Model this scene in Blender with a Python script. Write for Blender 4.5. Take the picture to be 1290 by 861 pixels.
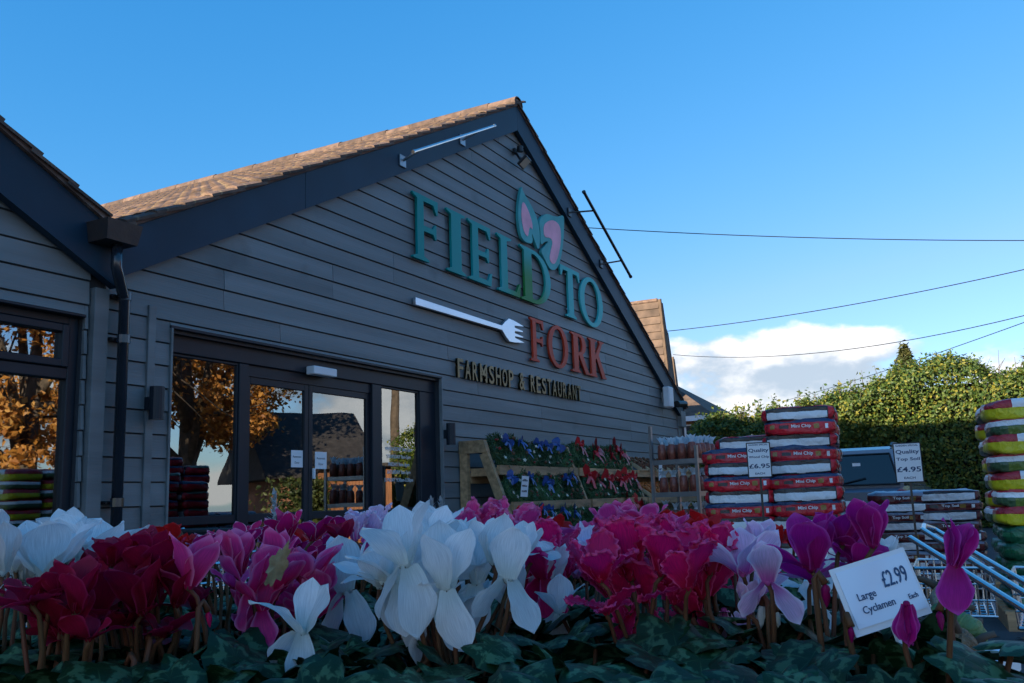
import bpy, bmesh, math, random
import numpy as np
from mathutils import Vector, Matrix, Euler, noise as mnoise
random.seed(7)
R = math.radians
S = bpy.context.scene
for o in list(bpy.data.objects): bpy.data.objects.remove(o)
COL = S.collection

# ------------------------------------------------------------------ camera
FPX, YAW, PITCH, ROLL = 1152.05, 1.0899418, 0.1707857, -0.0333129
CAM = Vector((0.0, -5.7, 1.05))
FW = Vector((math.sin(YAW)*math.cos(PITCH), math.cos(YAW)*math.cos(PITCH), math.sin(PITCH)))
_r0 = Vector((math.cos(YAW), -math.sin(YAW), 0)); _u0 = _r0.cross(FW)
RT = math.cos(ROLL)*_r0 + math.sin(ROLL)*_u0
UP = -math.sin(ROLL)*_r0 + math.cos(ROLL)*_u0
cd = bpy.data.cameras.new('camera'); cam = bpy.data.objects.new('camera', cd); COL.objects.link(cam)
cd.sensor_width = 36; cd.lens = 36*FPX/1290; cd.clip_start = 0.05; cd.clip_end = 3000
m = Matrix((RT, UP, -FW)).transposed().to_4x4(); m.translation = CAM; cam.matrix_world = m
S.camera = cam
# ------------------------------------------------------------------ sky and sun
SUN_EL = R(15.5)
TO_SUN = Vector((-0.90, 0.43, 0)).normalized()*math.cos(SUN_EL) + Vector((0, 0, math.sin(SUN_EL)))
W = bpy.data.worlds.new('World'); S.world = W; W.use_nodes = True
nt = W.node_tree; N = nt.nodes; L = nt.links; N.clear()
out = N.new('ShaderNodeOutputWorld'); bg = N.new('ShaderNodeBackground'); sky = N.new('ShaderNodeTexSky')
sky.sky_type = 'NISHITA'; sky.sun_disc = False; sky.sun_elevation = SUN_EL
sky.sun_rotation = math.atan2(TO_SUN.x, TO_SUN.y)
sky.air_density = 1.0; sky.dust_density = 0.5; sky.ozone_density = 3.0; sky.altitude = 50
SKY_STRENGTH = 0.15
bg.inputs['Strength'].default_value = SKY_STRENGTH
def wn(t, **k):
    n = N.new(t)
    for a, b in k.items(): setattr(n, a, b)
    return n
def wmath(op, a, b=None, clamp=False):
    n = N.new('ShaderNodeMath'); n.operation = op; n.use_clamp = clamp
    for i, v in enumerate((a, b)):
        if v is None: continue
        if isinstance(v, (int, float)): n.inputs[i].default_value = v
        else: L.new(v, n.inputs[i])
    return n.outputs[0]
tc = N.new('ShaderNodeTexCoord'); sep = N.new('ShaderNodeSeparateXYZ'); L.new(tc.outputs['Generated'], sep.inputs[0])
CLX, CLY, CLZ = 8.3, 2.7, 0.9
def cloud_density(off):
    add = wn('ShaderNodeVectorMath', operation='ADD'); L.new(tc.outputs['Generated'], add.inputs[0]); add.inputs[1].default_value = off
    mp = N.new('ShaderNodeMapping'); L.new(add.outputs[0], mp.inputs[0]); mp.inputs['Scale'].default_value = (3.6, 3.6, 6.6); mp.inputs['Location'].default_value = (CLX, CLY, CLZ)
    n = N.new('ShaderNodeTexNoise'); L.new(mp.outputs[0], n.inputs['Vector']); n.inputs['Scale'].default_value = 1.25; n.inputs['Detail'].default_value = 10; n.inputs['Roughness'].default_value = 0.56
    return n.outputs['Fac']
d0 = cloud_density((0, 0, 0)); d1 = cloud_density((TO_SUN.x*0.035, TO_SUN.y*0.035, 0.028))
up = sep.outputs['Z']
def ramp(v, a, b):
    n = N.new('ShaderNodeMapRange'); n.interpolation_type = 'SMOOTHSTEP'; L.new(v, n.inputs[0]) if not isinstance(v, float) else None
    n.inputs[1].default_value = a; n.inputs[2].default_value = b; return n.outputs[0]
band = wmath('MULTIPLY', ramp(up, 0.235, 0.135), ramp(up, -0.02, 0.02))
thr = wmath('ADD', d0, wmath('MULTIPLY', wmath('SUBTRACT', band, 1.0), 0.6))
mask = ramp(thr, 0.40, 0.505)
lit = ramp(wmath('SUBTRACT', d0, d1), -0.07, 0.11)
cc = N.new('ShaderNodeMix'); cc.data_type = 'RGBA'; L.new(lit, cc.inputs[0])
cc.inputs[6].default_value = (0.58, 0.68, 0.80, 1); cc.inputs[7].default_value = (1.42, 1.36, 1.32, 1)
mx = N.new('ShaderNodeMix'); mx.data_type = 'RGBA'; L.new(wmath('MULTIPLY', mask, 0.93), mx.inputs[0]); 
# camera-like colour response of the clear sky: per-channel power on the physical sky colour
sr = N.new('ShaderNodeSeparateColor'); L.new(sky.outputs[0], sr.inputs[0]); cmb = N.new('ShaderNodeCombineColor'); KS = 0.29
def response(o, x0, y0, g, th, cap):
    x = wmath('MULTIPLY', o, KS); lo = wmath('MULTIPLY', wmath('POWER', wmath('MULTIPLY', wmath('MINIMUM', x, th), 1/x0), g), y0*.37/KS)
    return wmath('MINIMUM', wmath('MULTIPLY', lo, wmath('MAXIMUM', wmath('MULTIPLY', x, 1/th), 1.0)), cap)      # straight line above the tones in view
chan = [response(sr.outputs[ci], *q) for ci, q in enumerate(((.188, .039, 1.70, .60, 40.), (.371, .254, .77, 1.10, 45.), (.68, .617, .53, 1.35, 45.)))]
chan[0] = wmath('MINIMUM', chan[0], wmath('MULTIPLY', chan[1], 0.80))
for ci in range(3): L.new(chan[ci], cmb.inputs[ci])
L.new(cmb.outputs[0], mx.inputs[6]); L.new(cc.outputs[2], mx.inputs[7])
L.new(mx.outputs[2], bg.inputs['Color']); L.new(bg.outputs[0], out.inputs['Surface'])
sd = bpy.data.lights.new('sun', 'SUN'); sd.energy = 2.2; sd.angle = R(0.5); sd.color = (1.0, 0.83, 0.62)
so = bpy.data.objects.new('sun', sd); COL.objects.link(so); so.rotation_euler = TO_SUN.to_track_quat('Z', 'Y').to_euler(); so.location = (-20, 10, 30)
S.view_settings.view_transform = 'Standard'; S.view_settings.look = 'None'; S.view_settings.gamma = 1; S.view_settings.use_curve_mapping = False
S.view_settings.exposure = 2.72
S.render.engine = 'CYCLES'; S.render.resolution_x = 1024; S.render.resolution_y = 683

# ------------------------------------------------------------------ pixel rays (photo pixels, 1290 x 861)
def ray(px, py): return FW*FPX + RT*(px-645) - UP*(py-430.5)
def on_y(px, py, y=0.0):
    d = ray(px, py); return CAM + d*((y-CAM.y)/d.y)
def on_z(px, py, z=0.0):
    d = ray(px, py); return CAM + d*((z-CAM.z)/d.z)
def at(px, py, dist):
    d = ray(px, py); return CAM + d*(dist/math.hypot(d.x, d.y))

# ------------------------------------------------------------------ materials
MATS = {}
def mat(name, col, rough=0.6, var=0.12, scale=6.0, bump=0.0, bscale=60.0, metal=0.0, rand=0.0, stretch=(1, 1, 1), col2=None, trans=0.0, coat=0.0, spec=0.5, detail=4, blot=None):
    m = bpy.data.materials.new(name); m.use_nodes = True; MATS[name] = m
    t = m.node_tree; n = t.nodes; l = t.links; b = n['Principled BSDF']
    b.inputs['Roughness'].default_value = rough; b.inputs['Metallic'].default_value = metal; b.inputs['Specular IOR Level'].default_value = spec
    if coat: b.inputs['Coat Weight'].default_value = coat; b.inputs['Coat Roughness'].default_value = 0.15
    tc = n.new('ShaderNodeTexCoord'); mp = n.new('ShaderNodeMapping'); l.new(tc.outputs['Object'], mp.inputs[0]); mp.inputs['Scale'].default_value = stretch
    oi = n.new('ShaderNodeObjectInfo')
    nz = n.new('ShaderNodeTexNoise'); nz.noise_dimensions = '4D'; nz.inputs['Scale'].default_value = scale; nz.inputs['Detail'].default_value = detail
    l.new(mp.outputs[0], nz.inputs['Vector'])
    mw = n.new('ShaderNodeMath'); mw.operation = 'MULTIPLY'; mw.inputs[1].default_value = 50; l.new(oi.outputs['Random'], mw.inputs[0]); l.new(mw.outputs[0], nz.inputs['W'])
    c2 = col2 if col2 else tuple(min(1, c*(1+2.2*var)) for c in col)
    c1 = col if col2 else tuple(c*(1-var) for c in col)
    rp = n.new('ShaderNodeValToRGB'); rp.color_ramp.elements[0].position = 0.32; rp.color_ramp.elements[1].position = 0.68
    rp.color_ramp.elements[0].color = (*c1, 1); rp.color_ramp.elements[1].color = (*c2, 1); l.new(nz.outputs['Fac'], rp.inputs[0])
    src = rp.outputs[0]
    if blot:
        n3 = n.new('ShaderNodeTexNoise'); n3.inputs['Scale'].default_value = blot[1]; n3.inputs['Detail'].default_value = 6; l.new(tc.outputs['Object'], n3.inputs['Vector'])
        r3 = n.new('ShaderNodeMapRange'); r3.inputs[1].default_value = blot[2]; r3.inputs[2].default_value = blot[2]+0.12; l.new(n3.outputs['Fac'], r3.inputs[0])
        x3 = n.new('ShaderNodeMix'); x3.data_type = 'RGBA'; l.new(r3.outputs[0], x3.inputs[0]); l.new(src, x3.inputs[6]); x3.inputs[7].default_value = (*blot[0], 1); src = x3.outputs[2]
    if rand:
        hs = n.new('ShaderNodeHueSaturation'); mr = n.new('ShaderNodeMapRange'); mr.inputs[3].default_value = 1-rand; mr.inputs[4].default_value = 1+rand
        l.new(oi.outputs['Random'], mr.inputs[0]); l.new(mr.outputs[0], hs.inputs['Value']); l.new(src, hs.inputs['Color']); src = hs.outputs[0]
    l.new(src, b.inputs['Base Color'])
    if bump:
        n2 = n.new('ShaderNodeTexNoise'); n2.inputs['Scale'].default_value = bscale; n2.inputs['Detail'].default_value = 5; l.new(mp.outputs[0], n2.inputs['Vector'])
        bp = n.new('ShaderNodeBump'); bp.inputs['Strength'].default_value = bump; bp.inputs['Distance'].default_value = 0.01; l.new(n2.outputs['Fac'], bp.inputs['Height']); l.new(bp.outputs[0], b.inputs['Normal'])
    if trans:
        o = n['Material Output']; tr = n.new('ShaderNodeBsdfTranslucent'); l.new(src, tr.inputs['Color']); ms = n.new('ShaderNodeMixShader'); ms.inputs[0].default_value = trans
        l.new(b.outputs[0], ms.inputs[1]); l.new(tr.outputs[0], ms.inputs[2]); l.new(ms.outputs[0], o.inputs['Surface'])
    return m
def uv_mat(name, build, rough=0.5, trans=0.0, spec=0.4):
    m = bpy.data.materials.new(name); m.use_nodes = True; MATS[name] = m
    t = m.node_tree; n = t.nodes; l = t.links; b = n['Principled BSDF']; b.inputs['Roughness'].default_value = rough; b.inputs['Specular IOR Level'].default_value = spec
    src = build(n, l, b); l.new(src, b.inputs['Base Color'])
    if trans:
        o = n['Material Output']; tr = n.new('ShaderNodeBsdfTranslucent'); l.new(src, tr.inputs['Color']); ms = n.new('ShaderNodeMixShader'); ms.inputs[0].default_value = trans
        l.new(b.outputs[0], ms.inputs[1]); l.new(tr.outputs[0], ms.inputs[2]); l.new(ms.outputs[0], o.inputs['Surface'])
    return m

# ------------------------------------------------------------------ mesh building
class MB:
    def __init__(s): s.v = []; s.f = []; s.mi = []; s.m = 0; s.uv = {}
    def add(s, vs, fs):
        k = len(s.v); s.v += [tuple(v) for v in vs]; s.f += [tuple(k+i for i in f) for f in fs]; s.mi += [s.m]*len(fs); return s
    def box(s, x0, x1, y0, y1, z0, z1):
        return s.add([(x0,y0,z0),(x1,y0,z0),(x1,y1,z0),(x0,y1,z0),(x0,y0,z1),(x1,y0,z1),(x1,y1,z1),(x0,y1,z1)], [(0,3,2,1),(4,5,6,7),(0,1,5,4),(1,2,6,5),(2,3,7,6),(3,0,4,7)])
    def cbox(s, x0, x1, y0, y1, z0, z1, c=0.004):
        # box with chamfered edges
        c = min(c, (x1-x0)*.3, (y1-y0)*.3, (z1-z0)*.3)
        bm = bmesh.new(); bmesh.ops.create_cube(bm, size=1.0)
        for v in bm.verts: v.co = Vector(((x0+x1)/2+v.co.x*(x1-x0), (y0+y1)/2+v.co.y*(y1-y0), (z0+z1)/2+v.co.z*(z1-z0)))
        bmesh.ops.bevel(bm, geom=list(bm.edges), offset=c, segments=1, affect='EDGES')
        return s.addbm(bm)
    def addbm(s, bm, M=None):
        bm.verts.index_update(); vs = [(M @ v.co if M else v.co.copy()) for v in bm.verts]; fs = [[v.index for v in f.verts] for f in bm.faces]; bm.free(); return s.add(vs, fs)
    def bar(s, a, b, w, h, upv=(0, 0, 1)):
        a = Vector(a); b = Vector(b); d = (b-a).normalized(); u = Vector(upv)
        x = d.cross(u)
        if x.length < 1e-4: x = d.cross(Vector((1, 0, 0)))
        x.normalize(); u = x.cross(d)
        vs = [p + x*(sx*w/2) + u*(sz*h/2) for p in (a, b) for sx, sz in ((-1,-1),(1,-1),(1,1),(-1,1))]
        return s.add(vs, [(0,1,2,3),(7,6,5,4),(0,4,5,1),(1,5,6,2),(2,6,7,3),(3,7,4,0)])
    def tube(s, path, r, n=8, cap=True):
        path = [Vector(p) for p in path]; rs = r if isinstance(r, (list, tuple)) else [r]*len(path)
        prev = None; rings = []
        for i, p in enumerate(path):
            d = (path[min(i+1, len(path)-1)] - path[max(i-1, 0)]).normalized()
            if prev is None:
                x = d.cross(Vector((0, 0, 1)))
                if x.length < 1e-3: x = d.cross(Vector((1, 0, 0)))
            else: x = prev - d*prev.dot(d)
            x.normalize(); prev = x; y = d.cross(x)
            rings.append([p + (x*math.cos(a)+y*math.sin(a))*rs[i] for a in (2*math.pi*k/n for k in range(n))])
        vs = [v for q in rings for v in q]; fs = []
        for i in range(len(path)-1):
            for k in range(n): fs.append((i*n+k, i*n+(k+1) % n, (i+1)*n+(k+1) % n, (i+1)*n+k))
        if cap: fs.append(tuple(range(n-1, -1, -1))); fs.append(tuple((len(path)-1)*n+k for k in range(n)))
        return s.add(vs, fs)
    def lathe(s, prof, n=16, c=(0, 0, 0)):
        vs = [(c[0]+r*math.cos(2*math.pi*k/n), c[1]+r*math.sin(2*math.pi*k/n), c[2]+z) for r, z in prof for k in range(n)]; fs = []
        for i in range(len(prof)-1):
            for k in range(n): fs.append((i*n+k, i*n+(k+1) % n, (i+1)*n+(k+1) % n, (i+1)*n+k))
        fs.append(tuple(range(n-1, -1, -1))); fs.append(tuple((len(prof)-1)*n+k for k in range(n)))
        return s.add(vs, fs)
    def prism(s, poly, a, b, plane='xz'):
        # polygon (ccw seen from -y for xz) extruded between a and b on the third axis
        f = {'xz': lambda p, t: (p[0], t, p[1]), 'xy': lambda p, t: (p[0], p[1], t), 'yz': lambda p, t: (t, p[0], p[1])}[plane]
        n = len(poly); vs = [f(p, a) for p in poly] + [f(p, b) for p in poly]
        fs = [tuple(range(n)), tuple(range(2*n-1, n-1, -1))] + [(i, n+i, n+(i+1) % n, (i+1) % n) for i in range(n)]
        return s.add(vs, fs)
    def mesh(s, name, mats, smooth=False, recalc=False):
        me = bpy.data.meshes.new(name); me.from_pydata(s.v, [], s.f)
        for mm in (mats if isinstance(mats, (list, tuple)) else [mats]): me.materials.append(MATS[mm] if isinstance(mm, str) else mm)
        if any(s.mi): me.polygons.foreach_set('material_index', s.mi)
        if smooth: me.polygons.foreach_set('use_smooth', [True]*len(me.polygons))
        if recalc:
            bm = bmesh.new(); bm.from_mesh(me); bmesh.ops.recalc_face_normals(bm, faces=bm.faces); bm.to_mesh(me); bm.free()
        me.update(); return me
    def build(s, name, mats, parent=None, smooth=False, recalc=True):
        return link(name, s.mesh(name, mats, smooth, recalc), parent)
def link(name, me, parent=None, M=None):
    o = bpy.data.objects.new(name, me); COL.objects.link(o)
    if parent: o.parent = parent
    if M is not None: o.matrix_local = M
    return o
def thing(name, label, cat, loc=(0, 0, 0), rz=0.0, group=None):
    o = bpy.data.objects.new(name, None); COL.objects.link(o); o.location = loc; o.rotation_euler = (0, 0, rz); o.empty_display_size = 0.1
    return tag(o, label, cat, group)
def tag(o, label, cat, group=None):
    o['label'] = label; o['category'] = cat
    if group: o['group'] = group
    return o
def struct(o): o['kind'] = 'structure'; return o
def setmat(o, m):
    o.material_slots[0].link = 'OBJECT'; o.material_slots[0].material = MATS[m]
def curve_mesh(name, loops, depth, mats, bevel=0.0):
    cu = bpy.data.curves.new(name, 'CURVE'); cu.dimensions = '2D'; cu.fill_mode = 'BOTH'; cu.extrude = depth/2; cu.bevel_depth = bevel
    for lp in loops:
        sp = cu.splines.new('POLY'); sp.points.add(len(lp)-1); sp.use_cyclic_u = True
        for p, q in zip(sp.points, lp): p.co = (q[0], q[1], 0, 1)
    return _curve_to_mesh(name, cu, mats)
def _curve_to_mesh(name, cu, mats):
    o = bpy.data.objects.new('tmp', cu); COL.objects.link(o); dg = bpy.context.evaluated_depsgraph_get(); dg.update()
    me = bpy.data.meshes.new_from_object(o.evaluated_get(dg)); bpy.data.objects.remove(o); bpy.data.curves.remove(cu); me.name = name; me.materials.clear()
    for mm in (mats if isinstance(mats, (list, tuple)) else [mats]): me.materials.append(MATS[mm])
    return me
_tc = {}
def text_mesh(txt, mat_name, depth=0.002, w=None, h=None, bold=0.0, sx=1.0):
    """text in the local xy plane, centred, scaled to width w (and height h)"""
    cu = bpy.data.curves.new('text', 'FONT'); cu.body = txt; cu.align_x = 'CENTER'; cu.align_y = 'CENTER'; cu.size = 1.0; cu.extrude = 0.01; cu.offset = bold; cu.resolution_u = 3
    me = _curve_to_mesh('lettering', cu, mat_name)
    co = np.empty(len(me.vertices)*3); me.vertices.foreach_get('co', co); co = co.reshape(-1, 3)
    lo = co.min(0); hi = co.max(0); co -= (lo+hi)/2; ex = hi-lo
    fx = w/ex[0] if w else h/ex[1]*sx; fy = h/ex[1] if h else fx
    co *= np.array([fx, fy, depth/ex[2]]); me.vertices.foreach_set('co', co.ravel()); me.update(); return me
def frame(o, x, z):
    """matrix whose local x axis is x, local y axis is z-ish, local z the outward normal"""
    x = Vector(x).normalized(); z = Vector(z); z = (z - x*z.dot(x)).normalized(); n = x.cross(z)
    M = Matrix((x, z, n)).transposed().to_4x4(); M.translation = Vector(o); return M
def leaf_cloud(pts, size, seed=0, aspect=0.6, nrm=None, jitter=0.9):
    """many small bent leaf faces at pts; returns an MB"""
    rng = np.random.default_rng(seed); n = len(pts); pts = np.asarray(pts, float)
    d = rng.normal(size=(n, 3)); d /= np.linalg.norm(d, axis=1)[:, None]
    if nrm is not None: d = d*jitter + np.asarray(nrm); d /= np.linalg.norm(d, axis=1)[:, None]
    a = rng.normal(size=(n, 3)); a -= d*(a*d).sum(1)[:, None]; a /= np.linalg.norm(a, axis=1)[:, None]; b = np.cross(d, a)
    sz = size*rng.uniform(0.6, 1.35, n)[:, None]
    p0 = pts - a*sz*.5; p2 = pts + a*sz*.5; p1 = pts + b*sz*aspect*.5 + d*sz*.1; p3 = pts - b*sz*aspect*.5 + d*sz*.1
    v = np.stack([p0, p1, p2, p3], 1).reshape(-1, 3)
    mb = MB(); mb.v = v.tolist(); mb.f = [(4*i, 4*i+1, 4*i+2, 4*i+3) for i in range(n)]; mb.mi = [0]*n; return mb
def copy_tree(o, parent=None):
    c = o.copy(); COL.objects.link(c); c.parent = parent
    for ch in [x for x in o.children]: copy_tree(ch, c)
    return c
# ------------------------------------------------------------------ material palette
mat('board_paint', (0.146, 0.162, 0.166), 0.55, 0.15, 2.2, bump=0.25, bscale=30, stretch=(0.15, 1, 2.5), rand=0.13, blot=((.112, .126, .130), 1.7, .60))
mat('fascia_paint', (0.010, 0.034, 0.060), 0.5, 0.12, 1.5, bump=0.08, bscale=40, rand=0.06, spec=0.25)
mat('frame_metal', (0.012, 0.019, 0.028), 0.42, 0.10, 3, rand=0.05, spec=0.3)
mat('pipe_metal', (0.018, 0.024, 0.034), 0.22, 0.10, 3, coat=0.4)
mat('hopper_iron', (0.06, 0.04, 0.03), 0.5, 0.3, 8, bump=0.3, bscale=30, col2=(0.022, 0.022, 0.026), blot=((0.22, 0.24, 0.25), 6, 0.62))
mat('tile', (0.060, 0.040, 0.031), 0.85, 0.2, 9, bump=0.5, bscale=40, col2=(0.15, 0.096, 0.070), rand=0.40, blot=((0.22, 0.17, 0.10), 14, 0.62))
mat('verge_mortar', (0.13, 0.085, 0.07), 0.9, 0.2, 6, bump=0.4, bscale=40, blot=((0.30, 0.28, 0.26), 3, 0.62))
mat('plain_wall', (0.10, 0.11, 0.12), 0.8, 0.1, 3)
mat('dark_core', (0.030, 0.034, 0.040), 0.8, 0.1, 3)
mat('inside_wall', (0.30, 0.27, 0.24), 0.8, 0.1, 2)
mat('inside_floor', (0.16, 0.13, 0.11), 0.6, 0.1, 2)
mat('black_plastic', (0.012, 0.012, 0.014), 0.4, 0.1, 5)
mat('grey_metal', (0.30, 0.32, 0.34), 0.35, 0.1, 5, metal=0.8)
mat('chrome', (0.55, 0.57, 0.58), 0.24, 0.04, 5, metal=1.0)
mat('white_plastic', (0.72, 0.74, 0.76), 0.45, 0.05, 4)
mat('paper', (0.80, 0.81, 0.82), 0.7, 0.02, 4)
mat('ink', (0.015, 0.018, 0.03), 0.6, 0.05, 4)
mat('ink_blue', (0.012, 0.045, 0.12), 0.6, 0.05, 4)
mat('asphalt', (0.045, 0.046, 0.048), 0.85, 0.18, 1.2, bump=0.5, bscale=220, detail=8)
mat('wood', (0.36, 0.22, 0.11), 0.7, 0.25, 5, bump=0.3, bscale=25, stretch=(0.6, 4, 4), rand=0.15)
mat('wood_pale', (0.46, 0.34, 0.20), 0.7, 0.2, 6, bump=0.25, bscale=25, rand=0.15)
mat('wood_dark', (0.075, 0.050, 0.032), 0.8, 0.25, 5, bump=0.3, bscale=25)
mat('fork_steel', (0.62, 0.64, 0.67), 0.28, 0.04, 2, metal=0.75)
mat('gold_mirror', (0.06, 0.052, 0.028), 0.2, 0.06, 2, metal=1.0)
mat('orange_letter', (0.50, 0.050, 0.020), 0.5, 0.10, 2.0, spec=0.2)
mat('pink_panel', (0.80, 0.36, 0.46), 0.5, 0.12, 3, spec=0.2)
mat('teal_panel', (0.06, 0.36, 0.36), 0.5, 0.12, 3, spec=0.2)
mat('lamp_glass', (0.5, 0.48, 0.42), 0.2, 0.05, 3)
def teal(n, l, b):
    g = n.new('ShaderNodeNewGeometry'); s = n.new('ShaderNodeSeparateXYZ'); l.new(g.outputs['Position'], s.inputs[0])
    def mrange(o, a, c):
        q = n.new('ShaderNodeMapRange'); q.interpolation_type = 'SMOOTHSTEP'; l.new(o, q.inputs[0]); q.inputs[1].default_value = a; q.inputs[2].default_value = c; return q.outputs[0]
    # printed gradient: deep teal to pale aqua along the name, running to leaf green under the emblem
    a = n.new('ShaderNodeMix'); a.data_type = 'RGBA'; l.new(mrange(s.outputs[0], 8.2, 14.0), a.inputs[0]); a.inputs[6].default_value = (0.0, 0.26, 0.25, 1); a.inputs[7].default_value = (0.05, 0.48, 0.48, 1)
    d = n.new('ShaderNodeVectorMath'); d.operation = 'DISTANCE'; l.new(g.outputs['Position'], d.inputs[0]); d.inputs[1].default_value = (11.35, -0.08, 3.80)
    c = n.new('ShaderNodeMix'); c.data_type = 'RGBA'; l.new(mrange(d.outputs['Value'], 0.85, 0.30), c.inputs[0]); l.new(a.outputs[2], c.inputs[6]); c.inputs[7].default_value = (0.03, 0.22, 0.05, 1)
    return c.outputs[2]
uv_mat('teal_letter', teal, 0.5, 0, .2)
def glass_mat(name, refl, tint):
    m = bpy.data.materials.new(name); m.use_nodes = True; MATS[name] = m; n = m.node_tree.nodes; l = m.node_tree.links; n.clear()
    o = n.new('ShaderNodeOutputMaterial'); g = n.new('ShaderNodeBsdfGlossy'); g.inputs['Roughness'].default_value = 0.0; g.inputs['Color'].default_value = (0.86, 0.92, 0.94, 1)
    t = n.new('ShaderNodeBsdfTransparent'); t.inputs['Color'].default_value = (*tint, 1)
    fr = n.new('ShaderNodeFresnel'); fr.inputs['IOR'].default_value = 1.5; mm = n.new('ShaderNodeMath'); mm.operation = 'MULTIPLY_ADD'; l.new(fr.outputs[0], mm.inputs[0]); mm.inputs[1].default_value = 1.0; mm.inputs[2].default_value = refl; mm.use_clamp = True
    tcn = n.new('ShaderNodeTexCoord'); nz = n.new('ShaderNodeTexNoise'); nz.inputs['Scale'].default_value = 1.6; nz.inputs['Detail'].default_value = 1; l.new(tcn.outputs['Object'], nz.inputs['Vector'])
    bp = n.new('ShaderNodeBump'); bp.inputs['Strength'].default_value = 0.02; bp.inputs['Distance'].default_value = 0.05; l.new(nz.outputs['Fac'], bp.inputs['Height']); l.new(bp.outputs[0], g.inputs['Normal'])
    x = n.new('ShaderNodeMixShader'); l.new(mm.outputs[0], x.inputs[0]); l.new(t.outputs[0], x.inputs[1]); l.new(g.outputs[0], x.inputs[2]); l.new(x.outputs[0], o.inputs['Surface'])
glass_mat('window_glass', 0.27, (0.5, 0.55, 0.55))
glass_mat('car_glass', 0.03, (0.03, 0.05, 0.06))

# ------------------------------------------------------------------ ground
g = MB(); n = 24
for i in range(n+1):
    for j in range(n+1): g.v.append((-300+600*i/n, -300+600*j/n, 0))
g.f = [(i*(n+1)+j, (i+1)*(n+1)+j, (i+1)*(n+1)+j+1, i*(n+1)+j+1) for i in range(n) for j in range(n)]; g.mi = [0]*len(g.f)
struct(g.build('ground', 'asphalt'))

# ------------------------------------------------------------------ farm shop (gable front in the plane y = 0)
AX, AZO, AZI, SL, VX, XR = 11.10, 6.63, 6.265, 0.53, 4.47, 18.0
DEPTH = 20.0
E_, Z0 = 0.18, 2.708
HX0, HX1, HZ = 5.06, 9.02, 2.472          # entrance opening
def outer(x): return AZO - SL*abs(x-AX)
shop = thing('farm_shop', 'grey weatherboarded gable building with a brown tiled roof and glazed entrance', 'building', (AX, 0, 0))
def P(o, parent):  # keep world position while parenting under an Empty
    o.parent = parent; o.matrix_parent_inverse = parent.matrix_world.inverted(); return o
bpy.context.view_layer.update()
def kid(mb, name, mats, parent, **k):
    o = mb.build(name, mats, None, **k); o.parent = parent; o.matrix_parent_inverse = Matrix.Translation(parent.location).inverted() if parent.rotation_euler.z == 0 else (Matrix.Translation(parent.location) @ parent.rotation_euler.to_matrix().to_4x4()).inverted(); return o
def kidm(name, me, M, parent):
    o = bpy.data.objects.new(name, me); COL.objects.link(o); o.parent = parent
    pw = Matrix.Translation(parent.location) @ parent.rotation_euler.to_matrix().to_4x4(); o.matrix_local = pw.inverted() @ M; return o
# wall core with the entrance cut out
c = MB()
xl, xr = VX-0.05, XR
c.prism([(xl, 0), (HX0, 0), (HX0, HZ), (HX0, outer(HX0)-.06), (xl, outer(xl)-.06)], -0.004, 0.22)
c.prism([(HX0, HZ), (HX1, HZ), (HX1, outer(HX1)-.06), (HX0, outer(HX0)-.06)], -0.004, 0.22)
c.prism([(HX1, 0), (xr, 0), (xr, outer(xr)-.06), (AX, AZO-.06), (HX1, outer(HX1)-.06)], -0.004, 0.22)
kid(c, 'wall', 'dark_core', shop)
c = MB(); c.box(xr-.25, xr, 0.221, DEPTH, 0, outer(xr)-.08); c.box(xl, xr-.251, DEPTH-.25, DEPTH, 0, 3.0); c.box(xl, xl+.05, 0.221, DEPTH-.251, 0, 2.7)
c.prism([(xl, 3.001), (xr-.251, 3.001), (xr-.251, outer(xr)-.1), (AX, AZO-.1), (xl, outer(xl)-.1)], DEPTH-.25, DEPTH)
kid(c, 'side_wall', 'plain_wall', shop)
def boards(parent, xa, xb, top, holes, seed):
    rng = random.Random(seed)
    for k in range(-14, 21):
        z0 = Z0+E_*k; z1 = z0+E_
        lo, hi = xa, xb
        if top:
            half = (AZO-.03-z1)/SL
            if half <= 0.25: continue
            lo = max(xa, AX-half); hi = min(xb, AX+half)
        else: hi = min(xb, top_annexe(z1))
        segs = [(lo, hi, z0, z1)]
        for (a, b, zh) in holes:
            ns = []
            for (p, q, s0, s1) in segs:
                if s0 >= zh or q <= a or p >= b: ns.append((p, q, s0, s1)); continue
                if p < a: ns.append((p, a, s0, s1))
                if q > b: ns.append((b, q, s0, s1))
                if s1 > zh+.02: ns.append((max(p, a), min(q, b), zh, s1))
            segs = ns
        off = [0.6, 0.6, 2.05, 2.05, 3.1, 3.1, 1.3, 1.3][k % 8]
        for (p, q, s0, s1) in segs:
            cuts = [p]; j = -3.6*10+off+5.0
            while j < q:
                if j > p+.25 and j < q-.25: cuts.append(j)
                j += 3.6
            cuts.append(q)
            for u, v in zip(cuts, cuts[1:]):
                a, b = u+.002, v-.002; t = s1-.0075; w = rng.uniform(-.0015, .0015)
                mb = MB(); yb = -.036+w; yt = -.024+w
                mb.add([(a, -.005, s0), (b, -.005, s0), (b, -.005, t), (a, -.005, t), (a, yb, s0+.004), (b, yb, s0+.004), (b, yt, t), (a, yt, t)],
                       [(4, 5, 6, 7), (0, 4, 7, 3), (5, 1, 2, 6), (7, 6, 2, 3), (0, 1, 5, 4)])
                kid(mb, 'board', 'board_paint', parent, recalc=False)
boards(shop, 4.44, XR, True, [(HX0-.02, HX1+.02, HZ)], 3)
for x0, x1, zt in ((4.815, 4.885, 2.62), (HX0-.022, HX0-.001, HZ), (HX1+.001, HX1+.022, HZ)):
    c = MB(); c.cbox(x0, x1, -.052, -.006, 0.02, zt); kid(c, 'corner_trim', 'board_paint', shop)
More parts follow.
